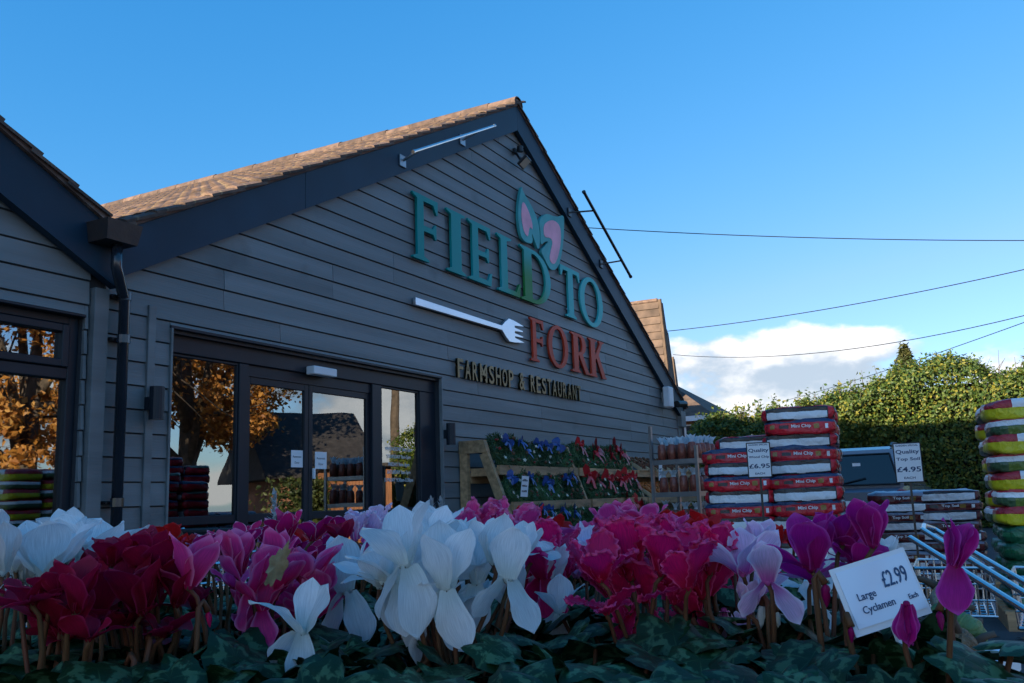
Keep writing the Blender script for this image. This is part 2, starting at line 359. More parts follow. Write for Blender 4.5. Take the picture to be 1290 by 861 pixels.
c = MB(); c.cbox(XR-.01, XR+.07, -.055, .10, 0.02, outer(XR)-.3); kid(c, 'corner_trim', 'board_paint', shop)
c = MB(); c.box(HX0-.022, HX1+.022, -.045, -.005, HZ+.001, HZ+.022); kid(c, 'head_trim', 'frame_metal', shop)
# barge boards
dz = AZO-AZI
def bargeboard(xa, xb, y0=-.115, y1=-.05):
    c = MB(); f = lambda x: outer(x)
    lo = lambda x: outer(x)-dz
    c.prism([(xa, lo(xa)), (xb, lo(xb)), (xb, f(xb)), (xa, f(xa))], y0, y1); return c
xj = 6.53
for a, b in ((VX-.06, xj), (xj+.006, AX-.002), (AX+.002, 14.9), (14.906, XR+.16)):
    kid(bargeboard(a, b), 'barge_board', 'fascia_paint', shop)
def eave_box(x0, x1): pass
c = MB(); c.cbox(XR+.0, XR+.30, -.12, .06, outer(XR)-dz-.22, outer(XR)-dz+.10); kid(c, 'eaves_box', 'board_paint', shop)
# roof: deck, verge mortar, tiles, ridge
alpha = math.atan(SL); ca, sa = math.cos(alpha), math.sin(alpha)
deck = MB(); OH = -.128
deck.prism([(VX-.35, outer(VX-.35)+.01), (AX, AZO+.01), (XR+.45, outer(XR+.45)+.01), (XR+.45, outer(XR+.45)+.05), (AX, AZO+.05), (VX-.35, outer(VX-.35)+.05)], -.05, DEPTH+.2)
deck = kid(deck, 'roof', 'verge_mortar', shop)
for a, b in ((VX-.05, AX), (AX+.001, XR+.4)):
    c = MB(); c.prism([(a, outer(a)+.004), (b, outer(b)+.004), (b, outer(b)+.06), (a, outer(a)+.06)], OH, -.0505)
    o = c.build('verge', 'verge_mortar'); o.parent = deck
TW, TLn, TG = 0.30, 0.40, 0.318
def tile_mb():
    t = MB(); n = 8; top = []; 
    for s in (0, 1):
        for i in range(n+1):
            u = i/n; z = .022*abs(math.sin(2*math.pi*u))**.7
            top.append((s*TLn, u*TW-.004, z + (.032 if s == 0 else .004)))
    bot = [(0, y, z-.022) for (x, y, z) in top[:n+1]]
    f = [(i, i+n+1, i+n+2, i+1) for i in range(n)]
    k = 2*(n+1)
    f += [(i, i+1, k+i+1, k+i) for i in range(n)]
    side0 = len(top)+len(bot)
    vs = top+bot+[(TLn, -.004, -.02), (TLn, TW-.004, -.02)]
    f += [(0, k, side0, n+1), (n, n+n+1, side0+1, k+n)]
    t.add(vs, f); return t
tb = tile_mb(); tile_me = tb.mesh('tile', 'tile')
tv = np.array(tb.v)
def slope_M(side, s, yy):
    U = Vector((ca, 0, sa)) if side < 0 else Vector((-ca, 0, sa)); A = Vector((0, 1, 0)) if side < 0 else Vector((0, -1, 0)); Nn = U.cross(A)
    xe = VX-.25 if side < 0 else XR+.42
    o = Vector((xe, yy, outer(xe))) + U*s + Nn*.030
    M = Matrix((U, A, Nn)).transposed().to_4x4(); M.translation = o; return M
rng = random.Random(5)
def shop_child(o, parent): o.parent = parent
for side in (-1, 1):
    xe = VX-.25 if side < 0 else XR+.42
    rows = int((abs(AX-xe)/ca-.06)/TG)+1; sv = []; sf = []
    near = 12 if side < 0 else 1
    for r in range(rows):
        for cidx in range(66):
            yy = OH-.03 + cidx*TW + (TW if side > 0 else 0)
            M = slope_M(side, r*TG, yy) @ Matrix.Rotation(rng.gauss(0, .008), 4, 'Y') @ Matrix.Rotation(rng.gauss(0, .006), 4, 'Z') @ Matrix.Translation((rng.gauss(0, .008), 0, rng.gauss(0, .003)))
            if cidx < near:
                o = bpy.data.objects.new('tile', tile_me); COL.objects.link(o); shop_child(o, deck); o.matrix_basis = M
            else:
                k = len(sv); A4 = np.array(M); q = tv @ A4[:3, :3].T + A4[:3, 3]
                sv += q.tolist(); sf += [tuple(k+i for i in f) for f in tb.f]
    b = MB(); b.v = sv; b.f = sf; b.mi = [0]*len(sf); o = b.build('tile_field', 'tile', recalc=False); shop_child(o, deck); o['kind'] = 'stuff'
rid = MB(); n = 8; vs = []
for s, rr in ((0, .130), (.46, .125)):
    for i in range(n+1):
        a = math.pi*(-.12+1.24*i/n); vs.append((rr*math.cos(a), s, rr*math.sin(a)*.8))
k = len(vs)
for i in range(n+1):
    a = math.pi*(-.12+1.24*i/n); vs.append((.115*math.cos(a), 0, .115*math.sin(a)*.8-.004))
rid.add(vs, [(i, i+1, i+n+2, i+n+1) for i in range(n)] + [(k+i, k+i+1, i+1, i) for i in range(n)])
rid.add([(.115*math.cos(math.pi*i/8), .012, .09*math.sin(math.pi*i/8)-.02) for i in range(9)], [tuple(range(9))])
rme = rid.mesh('ridge_tile', 'tile')
for i in range(45):
    o = bpy.data.objects.new('ridge_tile', rme); COL.objects.link(o); shop_child(o, deck); o.matrix_basis = Matrix.Translation((AX, OH-.02+.452*i, AZO+.035+rng.gauss(0, .004)))
# ------------------------------------------------------------------ annexe to the left
AN_AX, AN_SL = 2.0, 0.50
AN_ZO = 3.06+AN_SL*(VX-AN_AX)
def an_outer(x): return AN_ZO-AN_SL*abs(x-AN_AX)
def top_annexe(z): return AN_AX+(AN_ZO-.03-z)/AN_SL
annexe = thing('shop_annexe', 'left-hand weatherboarded wing with a dark barge board and tall framed window', 'building', (2.0, 0, 0))
WX0, WX1, WZ = 2.5, 4.27, 2.45
c = MB(); AL = AN_AX-(VX-AN_AX)
c.prism([(AL, 0), (WX0, 0), (WX0, WZ), (WX0, an_outer(WX0)-.06), (AN_AX, AN_ZO-.06), (AL, an_outer(AL)-.06)], -.004, .2)
c.prism([(WX0, WZ), (WX1, WZ), (WX1, an_outer(WX1)-.06), (WX0, an_outer(WX0)-.06)], -.004, .2)
c.prism([(WX1, 0), (VX-.055, 0), (VX-.055, an_outer(VX)-.06), (WX1, an_outer(WX1)-.06)], -.004, .2)
c.box(WX0, WX1, -.004, .2, 0, .55)
c.box(AL, AL+.2, .201, DEPTH, 0, 2.8); c.box(AL+.201, VX-.3, DEPTH-.2, DEPTH, 0, 3.0)
kid(c, 'wall', 'dark_core', annexe)
boards(annexe, 2.1, 4.30, False, [(WX0-.02, WX1+.0, WZ)], 9)
c = MB(); c.cbox(4.315, 4.435, -.075, -.006, .02, 2.66); kid(c, 'corner_trim', 'board_paint', annexe)
for a, b in ((AN_AX+.002, VX-.02),):
    c = MB(); c.prism([(a, an_outer(a)-.40), (b, an_outer(b)-.40), (b, an_outer(b)), (a, an_outer(a))], -.13, -.055); kid(c, 'barge_board', 'fascia_paint', annexe)
c = MB(); c.prism([(AL, an_outer(AL)-.40), (AN_AX, AN_ZO-.40), (AN_AX, AN_ZO), (AL, an_outer(AL))], -.13, -.055); kid(c, 'barge_board', 'fascia_paint', annexe)
c = MB(); c.prism([(AL-.3, an_outer(AL-.3)+.01), (AN_AX, AN_ZO+.01), (VX-.28, an_outer(VX-.28)+.01), (VX-.28, an_outer(VX-.28)+.05), (AN_AX, AN_ZO+.05), (AL-.3, an_outer(AL-.3)+.05)], -.05, DEPTH)
aroof = kid(c, 'roof', 'verge_mortar', annexe)
al2 = math.atan(AN_SL); U = Vector((-math.cos(al2), 0, math.sin(al2))); A = Vector((0, -1, 0)); Nn = U.cross(A)
an_inv = Matrix.Identity(4)
c = MB(); c.prism([(AN_AX+.01, AN_ZO+.004), (VX-.05, an_outer(VX-.05)+.004), (VX-.05, an_outer(VX-.05)+.06), (AN_AX+.01, AN_ZO+.06)], -.16, -.051)
o = c.build('verge', 'verge_mortar'); o.parent = aroof; o.matrix_parent_inverse = an_inv
sv = []; sf = []
for r in range(9):
    for ci in range(64):
        M = Matrix((U, A, Nn)).transposed().to_4x4(); M.translation = Vector((VX-.15, -.19+TW*(ci+1), an_outer(VX-.15))) + U*(r*TG) + Nn*.03
        if ci < 2:
            o = bpy.data.objects.new('tile', tile_me); COL.objects.link(o); o.parent = aroof; o.matrix_parent_inverse = an_inv; o.matrix_basis = M
        else:
            k = len(sv); A4 = np.array(M); q = tv @ A4[:3, :3].T + A4[:3, 3]; sv += q.tolist(); sf += [tuple(k+i for i in f) for f in tb.f]
b = MB(); b.v = sv; b.f = sf; b.mi = [0]*len(sf); o = b.build('tile_field', 'tile', recalc=False); o.parent = aroof; o.matrix_parent_inverse = an_inv; o['kind'] = 'stuff'
# unseen wing added on the left to keep sun off the yard
wing = thing('unseen_shade_wing', 'added out-of-view wing with a tiled gable roof that shades the yard', 'building', (-8.0, 0, 0)); WA = -8.0; wz = lambda x: 7.0-.55*abs(x-WA)
c = MB(); c.prism([(-15.4, 0), (AL-.02, 0), (AL-.02, 2.85), (WA, 6.9), (-15.4, 2.85)], 0, .2); c.box(-15.4, -15.2, .201, DEPTH, 0, 3.0); kid(c, 'wall', 'board_paint', wing)
c = MB(); c.prism([(-15.7, wz(-15.7)), (WA, 7.0), (AL-.32, wz(AL-.32)), (AL-.32, wz(AL-.32)+.12), (WA, 7.12), (-15.7, wz(-15.7)+.12)], -.15, DEPTH); kid(c, 'roof', 'tile', wing)
# annexe window
win = MB(); y0, y1 = .03, .11
def rect_frame(mb, x0, x1, z0, z1, w, y0, y1):
    mb.cbox(x0, x0+w, y0, y1, z0, z1, .006); mb.cbox(x1-w, x1, y0, y1, z0, z1, .006); mb.cbox(x0+w+.0005, x1-w-.0005, y0+.0008, y1, z1-w, z1, .006); mb.cbox(x0+w+.0005, x1-w-.0005, y0+.0008, y1, z0, z0+w, .006)
rect_frame(win, WX0, WX1, .55, WZ, .075, y0, y1); win.cbox(WX0+.0755, WX1-.0755, y0+.001, y1, 1.985, 2.065, .006)
wf = kid(win, 'window_frame', 'frame_metal', annexe)
c = MB(); rect_frame(c, WX0+.08, WX1-.08, 2.068, WZ-.078, .055, .012, .09); o = c.build('opening_light', 'frame_metal'); o.parent = wf; o.matrix_parent_inverse = an_inv
for z0, z1, yy, ins in ((2.12, WZ-.13, .06, .13), (.62, 1.985, .075, .07)):
    c = MB(); c.box(WX0+ins, WX1-ins, yy, yy+.012, z0, z1); o = c.build('pane', 'window_glass'); o.parent = wf; o.matrix_parent_inverse = an_inv
c = MB(); c.cbox(WX0+.03, WX1+.0, -.05, .03, WZ-.02, WZ+.0, .004); o = c.build('window_head', 'frame_metal'); o.parent = wf; o.matrix_parent_inverse = an_inv

# ------------------------------------------------------------------ entrance screen
ent = thing('shop_entrance', 'dark framed glazed entrance screen with sliding doors in the gable wall', 'entrance', (7.04, .08, 0))
ei = Matrix.Translation(ent.location).inverted()
def ek(mb, name, m, parent=ent, **k):
    o = mb.build(name, m, None, **k); o.parent = parent; o.matrix_parent_inverse = ei if parent == ent else Matrix.Identity(4); return o
FY0, FY1 = .045, .125
def ex(px, py=560): return on_y(px, py, FY0).x
X = [HX0, ex(209, 560), ex(301), ex(313), ex(386), ex(400), ex(458), ex(482), ex(529.5), HX1]
c = MB()
c.cbox(HX0, HX1, FY0, FY1+.05, 2.30, HZ-.002, .006)
ek(c, 'header', 'frame_metal')
c = MB(); c.box(HX0+.0, HX1, -.004, FY0-.001, HZ-.03, HZ-.003); ek(c, 'head_reveal', 'frame_metal')
for x0, x1 in ((HX0, HX0+.035), (X[2], X[3]), (ex(470), X[7]), (X[8]+.01, HX1)):
    c = MB(); c.cbox(x0, x1, FY0+.002, FY1, .0, 2.299, .006); ek(c, 'mullion', 'frame_metal')
def light(x0, x1, name, yy, fw, zt):
    c = MB(); 
    c.cbox(x0, x0+fw, yy, yy+.05, .02, zt, .004); c.cbox(x1-fw, x1, yy, yy+.05, .02, zt, .004)
    for z0, z1 in ((zt-fw-.01, zt), (.02, .14), (.93, 1.0)): c.cbox(x0+fw+.0004, x1-fw-.0004, yy+.001, yy+.049, z0, z1, .004)
    f = ek(c, name, 'frame_metal')
    for z0, z1 in ((1.0, zt-fw-.01), (.14, .93)):
        c = MB(); c.box(x0+fw-.004, x1-fw+.004, yy+.02, yy+.032, z0-.004, z1+.004); ek(c, 'pane', 'window_glass', f)
    return f
light(HX0+.036, X[2]-.001, 'side_light', .065, .012, 2.298)
dl = light(X[3]+.001, (X[4]+X[5])/2-.004, 'door_leaf', .085, .055, 2.20)
dr = light((X[4]+X[5])/2+.004, ex(470)-.001, 'door_leaf', .085, .055, 2.20)
light(X[7]+.001, X[8]+.009, 'side_light', .065, .012, 2.298)
c = MB(); c.box(X[3]+.001, ex(470)-.001, .075, .14, 2.2005, 2.2995); ek(c, 'door_track', 'frame_metal')
c = MB(); p = on_y(395, 597, .075); c.cbox(p.x-.014, p.x+.014, .060, .084, p.z-.05, p.z+.05, .003); ek(c, 'handle', 'white_plastic', dr)
c = MB(); a = on_y(393, 460, -.03); b = on_y(422, 467, -.03); c.cbox(a.x, b.x, -.06, .044, 2.285, 2.365, .008); sn = c.build('door_sensor', 'white_plastic'); tag(sn, 'small silver motion sensor above the sliding doors', 'sensor')
for (pa, pb, nm) in (((369.5, 567), (384, 589), 'left'), ((399.5, 569), (414, 591), 'right')):
    a = on_y(*pa, .078); b = on_y(*pb, .078); w = b.x-a.x; h = a.z-b.z; cx = (a.x+b.x)/2; cz = (a.z+b.z)/2
    c = MB(); c.box(-w/2, w/2, -.0012, 0, -h/2, h/2); o = c.build('paper_notice', 'paper'); o.location = (cx, .104, cz); tag(o, 'white paper notice taped inside the %s sliding door' % nm, 'notice')
    for tx, dz_, ww in (('Automatic', .02, .75), ('Door', -.035, .4)):
        t = link('lettering', text_mesh(tx, 'ink', .0006, w=w*ww), o, frame((0, -.002, dz_), (1, 0, 0), (0, 0, 1)))
hr = thing('opening_hours', 'white opening hours lettering on the right-hand glass panel', 'lettering', (8.3, .083, 1.45))
for i, tx in enumerate(('WEDNESDAY 9am-5pm', 'THURSDAY 9am-5pm', 'FRIDAY 9am-5pm', 'SATURDAY 9am-5pm', 'SUNDAY 9.30am-3.30pm')):
    z = 1.625-.083*i; w = (.50, .46, .40, .44, .54)[i]
    kidm('lettering', text_mesh(tx, 'paper', .001, w=w, h=.052), frame((8.32, .082, z), (1, 0, 0), (0, 0, 1)), hr)
# shop interior, dim behind the glass
ins = MB(); ins.box(xl+.06, xr-.26, .225, DEPTH-.3, -.05, .012); struct(ins.build('floor', 'inside_floor'))
ins = MB(); ins.box(xl+.1, xr-.3, 4.5, 4.6, .013, 2.7); ins.box(xl+.1, xr-.3, .23, 4.499, 2.62, 2.7); struct(ins.build('inner_wall', 'inside_wall'))
mat('stock', (0.25, 0.10, 0.06), 0.6, 0.3, 3, rand=0.5, col2=(0.30, 0.22, 0.10))
for k, (x, y) in enumerate(((5.6, 1.1), (6.9, 2.2), (8.6, 2.6))):
    t = thing('stock_shelf', ('narrow stock shelf with white posts behind the left glass panel', 'stock shelf with white posts behind the sliding doors', 'stock shelf with white posts behind the right glass panel')[k], 'shelf', (x, y, .012))
    for sx in (-.42, .42):
        c = MB(); c.box(sx-.02, sx+.02, -.02, .02, 0, 1.55); c.build('post', 'white_plastic', t)
    for z in (.3, .75, 1.2):
        c = MB(); c.box(-.40, .40, -.16, .16, z, z+.03); c.build('shelf_board', 'wood_pale', t)
        for i in range(6):
            c = MB(); hh = random.uniform(.12, .28); c.cbox(-.36+i*.125, -.26+i*.125, -.1, .05, z+.0305, z+.03+hh, .01); c.build('stock_box', 'stock', t)

# ------------------------------------------------------------------ lettering on the gable
def ell(cx, cy, rx, ry, a0=0, a1=360, n=28): return [(cx+rx*math.cos(R(a0+(a1-a0)*i/n)), cy+ry*math.sin(R(a0+(a1-a0)*i/n))) for i in range(n+(0 if abs(a1-a0) == 360 else 1))]
G = {
'F': [[(0,0),(.62,0),(.62,.03),(.42,.07),(.42,.46),(.80,.46),(.88,.39),(.93,.39),(.93,.62),(.88,.62),(.80,.54),(.42,.54),(.42,.92),(.82,.92),(.94,.79),(1,.79),(1,1),(0,1),(0,.97),(.17,.93),(.17,.07),(0,.03)]],
'I': [[(0,0),(1,0),(1,.03),(.76,.07),(.76,.93),(1,.97),(1,1),(0,1),(0,.97),(.24,.93),(.24,.07),(0,.03)]],
'E': [[(0,0),(.95,0),(1,.22),(.94,.22),(.82,.08),(.42,.08),(.42,.46),(.76,.46),(.83,.39),(.88,.39),(.88,.63),(.83,.63),(.76,.54),(.42,.54),(.42,.92),(.80,.92),(.90,.80),(.96,.80),(.96,1),(0,1),(0,.97),(.17,.93),(.17,.07),(0,.03)]],
'L': [[(0,0),(.94,0),(1,.24),(.94,.24),(.80,.08),(.42,.08),(.42,.93),(.62,.97),(.62,1),(0,1),(0,.97),(.15,.93),(.15,.07),(0,.03)]],
'D': [[(0,0),(.40,0)]+ell(.42,.5,.58,.5,-88,88)+[(.40,1),(0,1),(0,.97),(.12,.93),(.12,.07),(0,.03)], list(reversed([(.36,.08)]+ell(.42,.5,.40,.43,-88,88)+[(.36,.92)]))],
'T': [[(.24,0),(.76,0),(.76,.03),(.63,.07),(.63,.92),(.86,.92),(.95,.79),(1,.79),(1,1),(0,1),(0,.79),(.05,.79),(.14,.92),(.37,.92),(.37,.07),(.24,.03)]],
'O': [ell(.5,.5,.5,.525), list(reversed(ell(.5,.5,.32,.44)))],
'R': [[(0,0),(.50,0),(.50,.03),(.38,.07),(.38,.45),(.42,.45),(.76,0),(1,0),(1,.03),(.93,.06),(.63,.48)]+ell(.45,.735,.38,.265,-58,90)+[(0,1),(0,.97),(.13,.93),(.13,.07),(0,.03)], list(reversed([(.38,.53)]+ell(.45,.73,.17,.20,-90,90)+[(.38,.93)]))],
'K': [[(0,0),(.46,0),(.42,.03),(.37,.07),(.37,.45),(.43,.51),(.76,0),(1,0),(1,.03),(.94,.06),(.58,.60),(.80,.93),(.92,.97),(.92,1),(.62,1),(.62,.97),(.68,.93),(.37,.58),(.37,.93),(.48,.97),(.48,1),(0,1),(0,.97),(.12,.93),(.12,.07),(0,.03)]],
}
LY = -.070
def word(name, label, letters, z0, z1, m, depth=.03):
    t = thing(name, label, 'lettering', (on_y(letters[0][1], 350, LY).x, LY, z0))
    for ch, pa, pb, pym in letters:
        xa = on_y(pa, pym, LY).x; xb = on_y(pb, pym, LY).x
        loops = [[(x*(xb-xa), y*(z1-z0)) for x, y in lp] for lp in G[ch]]
        me = curve_mesh('letter', loops, depth, m, .0015)
        kidm('letter', me, frame((xa, LY+.0, z0), (1, 0, 0), (0, 0, 1)), t)
    # stand-off pins into the wall
        kp = MB()
        for zz in (.15, .85): kp.tube([(xa+(xb-xa)*.3, LY, z0+(z1-z0)*zz), (xa+(xb-xa)*.3, -.02, z0+(z1-z0)*zz)], .01, 6)
        kid(kp, 'pin', 'grey_metal', t)
    return t
zt, zb = 4.585, 3.80
word('sign_letters', 'large teal serif letters reading FIELD TO across the gable', [('F', 519, 550.5, 290), ('I', 562, 585, 310), ('E', 589, 618, 320), ('L', 626, 654, 335), ('D', 655, 692, 345), ('T', 706, 729.5, 370), ('O', 730, 758, 380)], zb, zt, 'teal_letter')
word('sign_letters', 'rust red serif letters reading FORK below the teal name', [('F', 667.5, 684, 430), ('O', 690, 714.5, 437), ('R', 719, 741, 445), ('K', 741.5, 762, 455)], 2.96, 3.575, 'orange_letter')
fs = thing('sign_letters', 'small polished gold capitals reading FARMSHOP & RESTAURANT under the fork', 'lettering', (9.35, LY, 2.5))
a = on_y(575, 465, LY).x; b = on_y(732.5, 500, LY).x; tot = b-a
full = 'FARMSHOP & RESTAURANT'; wd = {'I': .5, 'M': 1.35, '&': 1.15, ' ': .75}
units = [wd.get(ch, 1.0) for ch in full]; unit = tot/sum(units); x = a
for ch, u in zip(full, units):
    if ch != ' ':
        me = text_mesh(ch, 'gold_mirror', .03, w=unit*u*.74, h=.235, bold=.012)
        kidm('letter', me, frame((x+unit*u/2, LY+.01, 2.632), (1, 0, 0), (0, 0, 1)), fs)
        kp = MB(); kp.tube([(x+unit*u/2, LY+.01, 2.632), (x+unit*u/2, -.02, 2.632)], .008, 6); kid(kp, 'pin', 'grey_metal', fs)
    x += unit*u
# fork
fz0, fz1 = 3.24, 3.325
def fx_(px, py): return on_y(px, py, LY)
F0 = fx_(522, 383); F1 = fx_(631, 413.5); cz = 3.29
hx = F1.x-F0.x
pts = [(0, -.040), (hx-.15, -.028), (hx, -.028), (hx+.10, -.10), (hx+.20, -.155), (hx+.34, -.150), (hx+.62, -.115), (hx+.36, -.085), (hx+.36, -.060), (hx+.60, -.048), (hx+.60, -.036), (hx+.36, -.022), (hx+.36, .012),
       (hx+.60, .030), (hx+.60, .042), (hx+.36, .055), (hx+.36, .085), (hx+.62, .115), (hx+.34, .150), (hx+.20, .155), (hx+.10, .10), (hx, .028), (hx-.15, .028), (0, .040)]
fk = thing('fork_emblem', 'brushed steel fork lying flat on the gable before the red letters', 'fork', (F0.x, LY, cz))
kidm('fork_plate', curve_mesh('fork_plate', [pts], .035, 'fork_steel', .003), frame((F0.x, LY, cz), (1, 0, 0), (0, 0, 1)), fk)
kp = MB()
for xx in (.3, 1.2, 2.2): kp.tube([(F0.x+xx, LY, cz), (F0.x+xx, -.02, cz)], .01, 6)
kid(kp, 'pin', 'grey_metal', fk)
# leaf emblem
def zpx(p): return on_y(620+p[0]/4.306, 230+p[1]/4.306, LY)
lf = thing('leaf_emblem', 'pair of pink and teal leaves rising from the letter D', 'emblem', (zpx((250, 370)).x, LY, zpx((250, 370)).z))
def smooth(pts, it=2):
    for _ in range(it):
        q = []
        for i, p in enumerate(pts):
            r = pts[(i+1) % len(pts)]; q += [(p[0]*.75+r[0]*.25, p[1]*.75+r[1]*.25), (p[0]*.25+r[0]*.75, p[1]*.25+r[1]*.75)]
        pts = q
    return pts
for outl, pink in (([(155, 18), (158, 45), (172, 72), (205, 125), (235, 190), (250, 255), (252, 325), (246, 372), (230, 335), (204, 262), (218, 336), (170, 325), (148, 290), (136, 220), (134, 140), (142, 80)],
                    [(158, 98), (186, 150), (208, 215), (212, 262), (197, 240), (190, 262), (186, 300), (166, 275), (153, 215), (150, 150)]),
                   ([(384, 176), (383, 250), (380, 330), (365, 420), (347, 466), (322, 480), (300, 462), (275, 410), (256, 372), (282, 345), (302, 320), (278, 322), (257, 345), (256, 280), (247, 215), (262, 186), (290, 170), (330, 187), (355, 188)],
                    [(278, 222), (320, 203), (358, 232), (366, 290), (358, 370), (338, 438), (318, 446), (302, 415), (312, 365), (322, 325), (308, 300), (276, 300), (270, 255)])):
    for pp, nm, off, m, dp in ((outl, 'leaf_plate', 0, 'teal_panel', .04), (pink, 'leaf_inlay', -.023, 'pink_panel', .006)):
        w = [zpx(p) for p in smooth(pp, 2)]; o0 = w[0]
        me = curve_mesh(nm, [[(p.x-o0.x, p.z-o0.z) for p in reversed(w)]], dp, m, .002)
        kidm(nm, me, frame((o0.x, LY+off, o0.z), (1, 0, 0), (0, 0, 1)), lf)
    cxx = sum(p.x for p in w)/len(w); czz = sum(p.z for p in w)/len(w)
    kp = MB(); kp.tube([(cxx, LY, czz), (cxx, -.02, czz)], .012, 6); kid(kp, 'pin', 'grey_metal', lf)

# ------------------------------------------------------------------ fittings on the wall
dp = thing('downpipe', 'black metal hopper and downpipe in the valley between the two gables', 'downpipe', (4.55, -.1, 0))
c = MB(); a = on_y(138, 283, -.34); 
hx0, hx1, hz0, hz1 = 4.17, 4.47, 2.955, 3.10
vs = [(hx0+.02, -.33, hz0), (hx1-.02, -.33, hz0), (hx1-.02, -.132, hz0), (hx0+.02, -.132, hz0), (hx0, -.36, hz1), (hx1, -.36, hz1), (hx1, -.132, hz1), (hx0, -.132, hz1)]
c.add(vs, [(0,3,2,1),(0,1,5,4),(1,2,6,5),(2,3,7,6),(3,0,4,7)]); c.add([(p[0]+(.012 if p[0] < 4.26 else -.012), p[1]+(.012 if p[1] < -.2 else -.012), p[2]-.0) for p in vs[4:]]+vs[4:], [(4,5,1,0),(5,6,2,1),(6,7,3,2),(7,4,0,3)])
kid(c, 'hopper', 'hopper_iron', dp, recalc=False)
c = MB(); c.box(4.20, 4.44, -.131, .10, 2.98, 3.02); kid(c, 'gutter_end', 'hopper_iron', dp)
q0 = Vector((4.35, -.24, 2.955)); q1 = Vector((4.35, -.24, 2.76)); q2 = Vector((4.525, -.125, 2.60))
path = [q0, q1+Vector((0, 0, .03)), q1+Vector((.03, .015, -.015)), q2+Vector((-.03, -.015, .03)), q2+Vector((0, 0, -.01)), (4.53, -.125, .05)]
c = MB(); c.tube(path, .040, 14); kid(c, 'pipe', 'pipe_metal', dp, smooth=True)
for z in (2.62, 2.30, 1.12, .45):
    c = MB(); c.tube([(4.528, -.125, z-.03), (4.528, -.125, z+.03)], .047, 14); kid(c, 'collar', 'pipe_metal', dp, smooth=False)
    c = MB(); c.box(4.45, 4.61, -.082, -.03, z-.012, z+.012); c.tube([(4.46, -.10, z), (4.46, -.07, z)], .01, 6); kid(c, 'bracket', 'black_plastic', dp)
for px, py, nm in ((198, 508, 'left of the entrance'), (568.5, 547, 'right of the entrance')):
    p = on_y(px, py, -.14); t = thing('wall_lamp', 'dark cylindrical up-and-down wall lamp %s' % nm, 'lamp', (p.x, -.036, p.z))
    c = MB(); c.tube([(0, -.10, -.125), (0, -.10, .125)], .055, 16); c.build('lamp_body', 'frame_metal', t, smooth=False)
    c = MB(); c.box(-.03, .03, -.06, 0, -.05, .05); c.build('mount', 'frame_metal', t)
    for s in (-1, 1):
        c = MB(); c.tube([(0, -.10, .1255*s), (0, -.10, .1265*s)], .045, 14); c.build('lens', 'lamp_glass', t)
p = on_y(656, 203, -.14); t = thing('floodlight', 'black floodlight with a motion sensor near the gable peak', 'floodlight', (p.x, -.036, p.z))
c = MB(); c.bar((0, -.02, .16), (0, -.10, .02), .03, .03); c.cbox(-.05, .05, -.05, 0, .12, .2, .01); c.build('bracket', 'black_plastic', t)
c = MB(); c.tube([(0, -.10, .14), (0, -.10, .22)], .045, 10); c.build('motion_sensor', 'black_plastic', t)
hd = MB(); hd.cbox(-.12, .12, -.02, .02, -.09, .09, .01); h = hd.build('lamp_head', 'black_plastic', t); h.location = (.02, -.15, -.02); h.rotation_euler = (R(48), 0, R(10))
c = MB(); c.box(-.10, .10, -.023, -.0205, -.07, .07); c.build('lens', 'lamp_glass', h)
def light_bar(nm_label, pa, pb, arms, m, yb, r, feet=None):
    a = on_y(*pa, yb); b = on_y(*pb, yb); t = thing('sign_light', nm_label, 'light', tuple(a)); ti = Matrix.Translation(a).inverted()
    c = MB(); c.tube([a, b], r, 10); o = c.build('tube', m); o.parent = t; o.matrix_parent_inverse = ti
    for f in arms:
        p = a.lerp(b, f); q = Vector((p.x, -.112, outer(p.x)-dz*.62))
        if feet: q = on_y(*feet[arms.index(f)], -.118)
        c = MB(); c.bar(p, q, .03, .02); c.cbox(q.x-.06, q.x+.06, -.135, -.116, q.z-.07, q.z+.07, .006); o = c.build('arm', 'black_plastic' if m != 'chrome' else 'grey_metal'); o.parent = t; o.matrix_parent_inverse = ti
    for p, s in ((a, -1), (b, 1)):
        d = (b-a).normalized(); c = MB(); c.tube([p+d*s*.001, p+d*s*.03], r*1.25, 10); o = c.build('end_cap', m); o.parent = t; o.matrix_parent_inverse = ti
light_bar('silver linear sign light on the left barge board', (522, 191), (622, 159), (.06, .78), 'chrome', -.36, .018)
light_bar('black linear sign light standing off the right barge board', (736, 243), (794, 348), (.20, .80), 'black_plastic', -.45, .024, ((717, 268), (757, 333)))
a = on_y(838, 487, -.16); b = on_y(843.5, 514, -.16)
t = thing('wall_speaker', 'white upright box fixed by the right eaves', 'speaker', (a.x+.13, -.036, b.z)); c = MB(); c.cbox(-.13, .13, -.20, -.06, 0, a.z-b.z, .02); c.build('case', 'white_plastic', t)
c = MB(); c.box(-.03, .03, -.06, 0, .1, .3); c.build('bracket', 'grey_metal', t)
p = on_y(853, 509, -.2); t = thing('security_camera', 'black security camera at the right-hand eaves corner', 'camera', (p.x, -.125, p.z))
c = MB(); c.tube([(-.16, -.12, -.02), (.18, -.18, .0)], .065, 12); c.build('camera_body', 'black_plastic', t); c = MB(); c.bar((0, -.12, 0), (0, 0, .03), .04, .04); c.build('bracket', 'black_plastic', t)
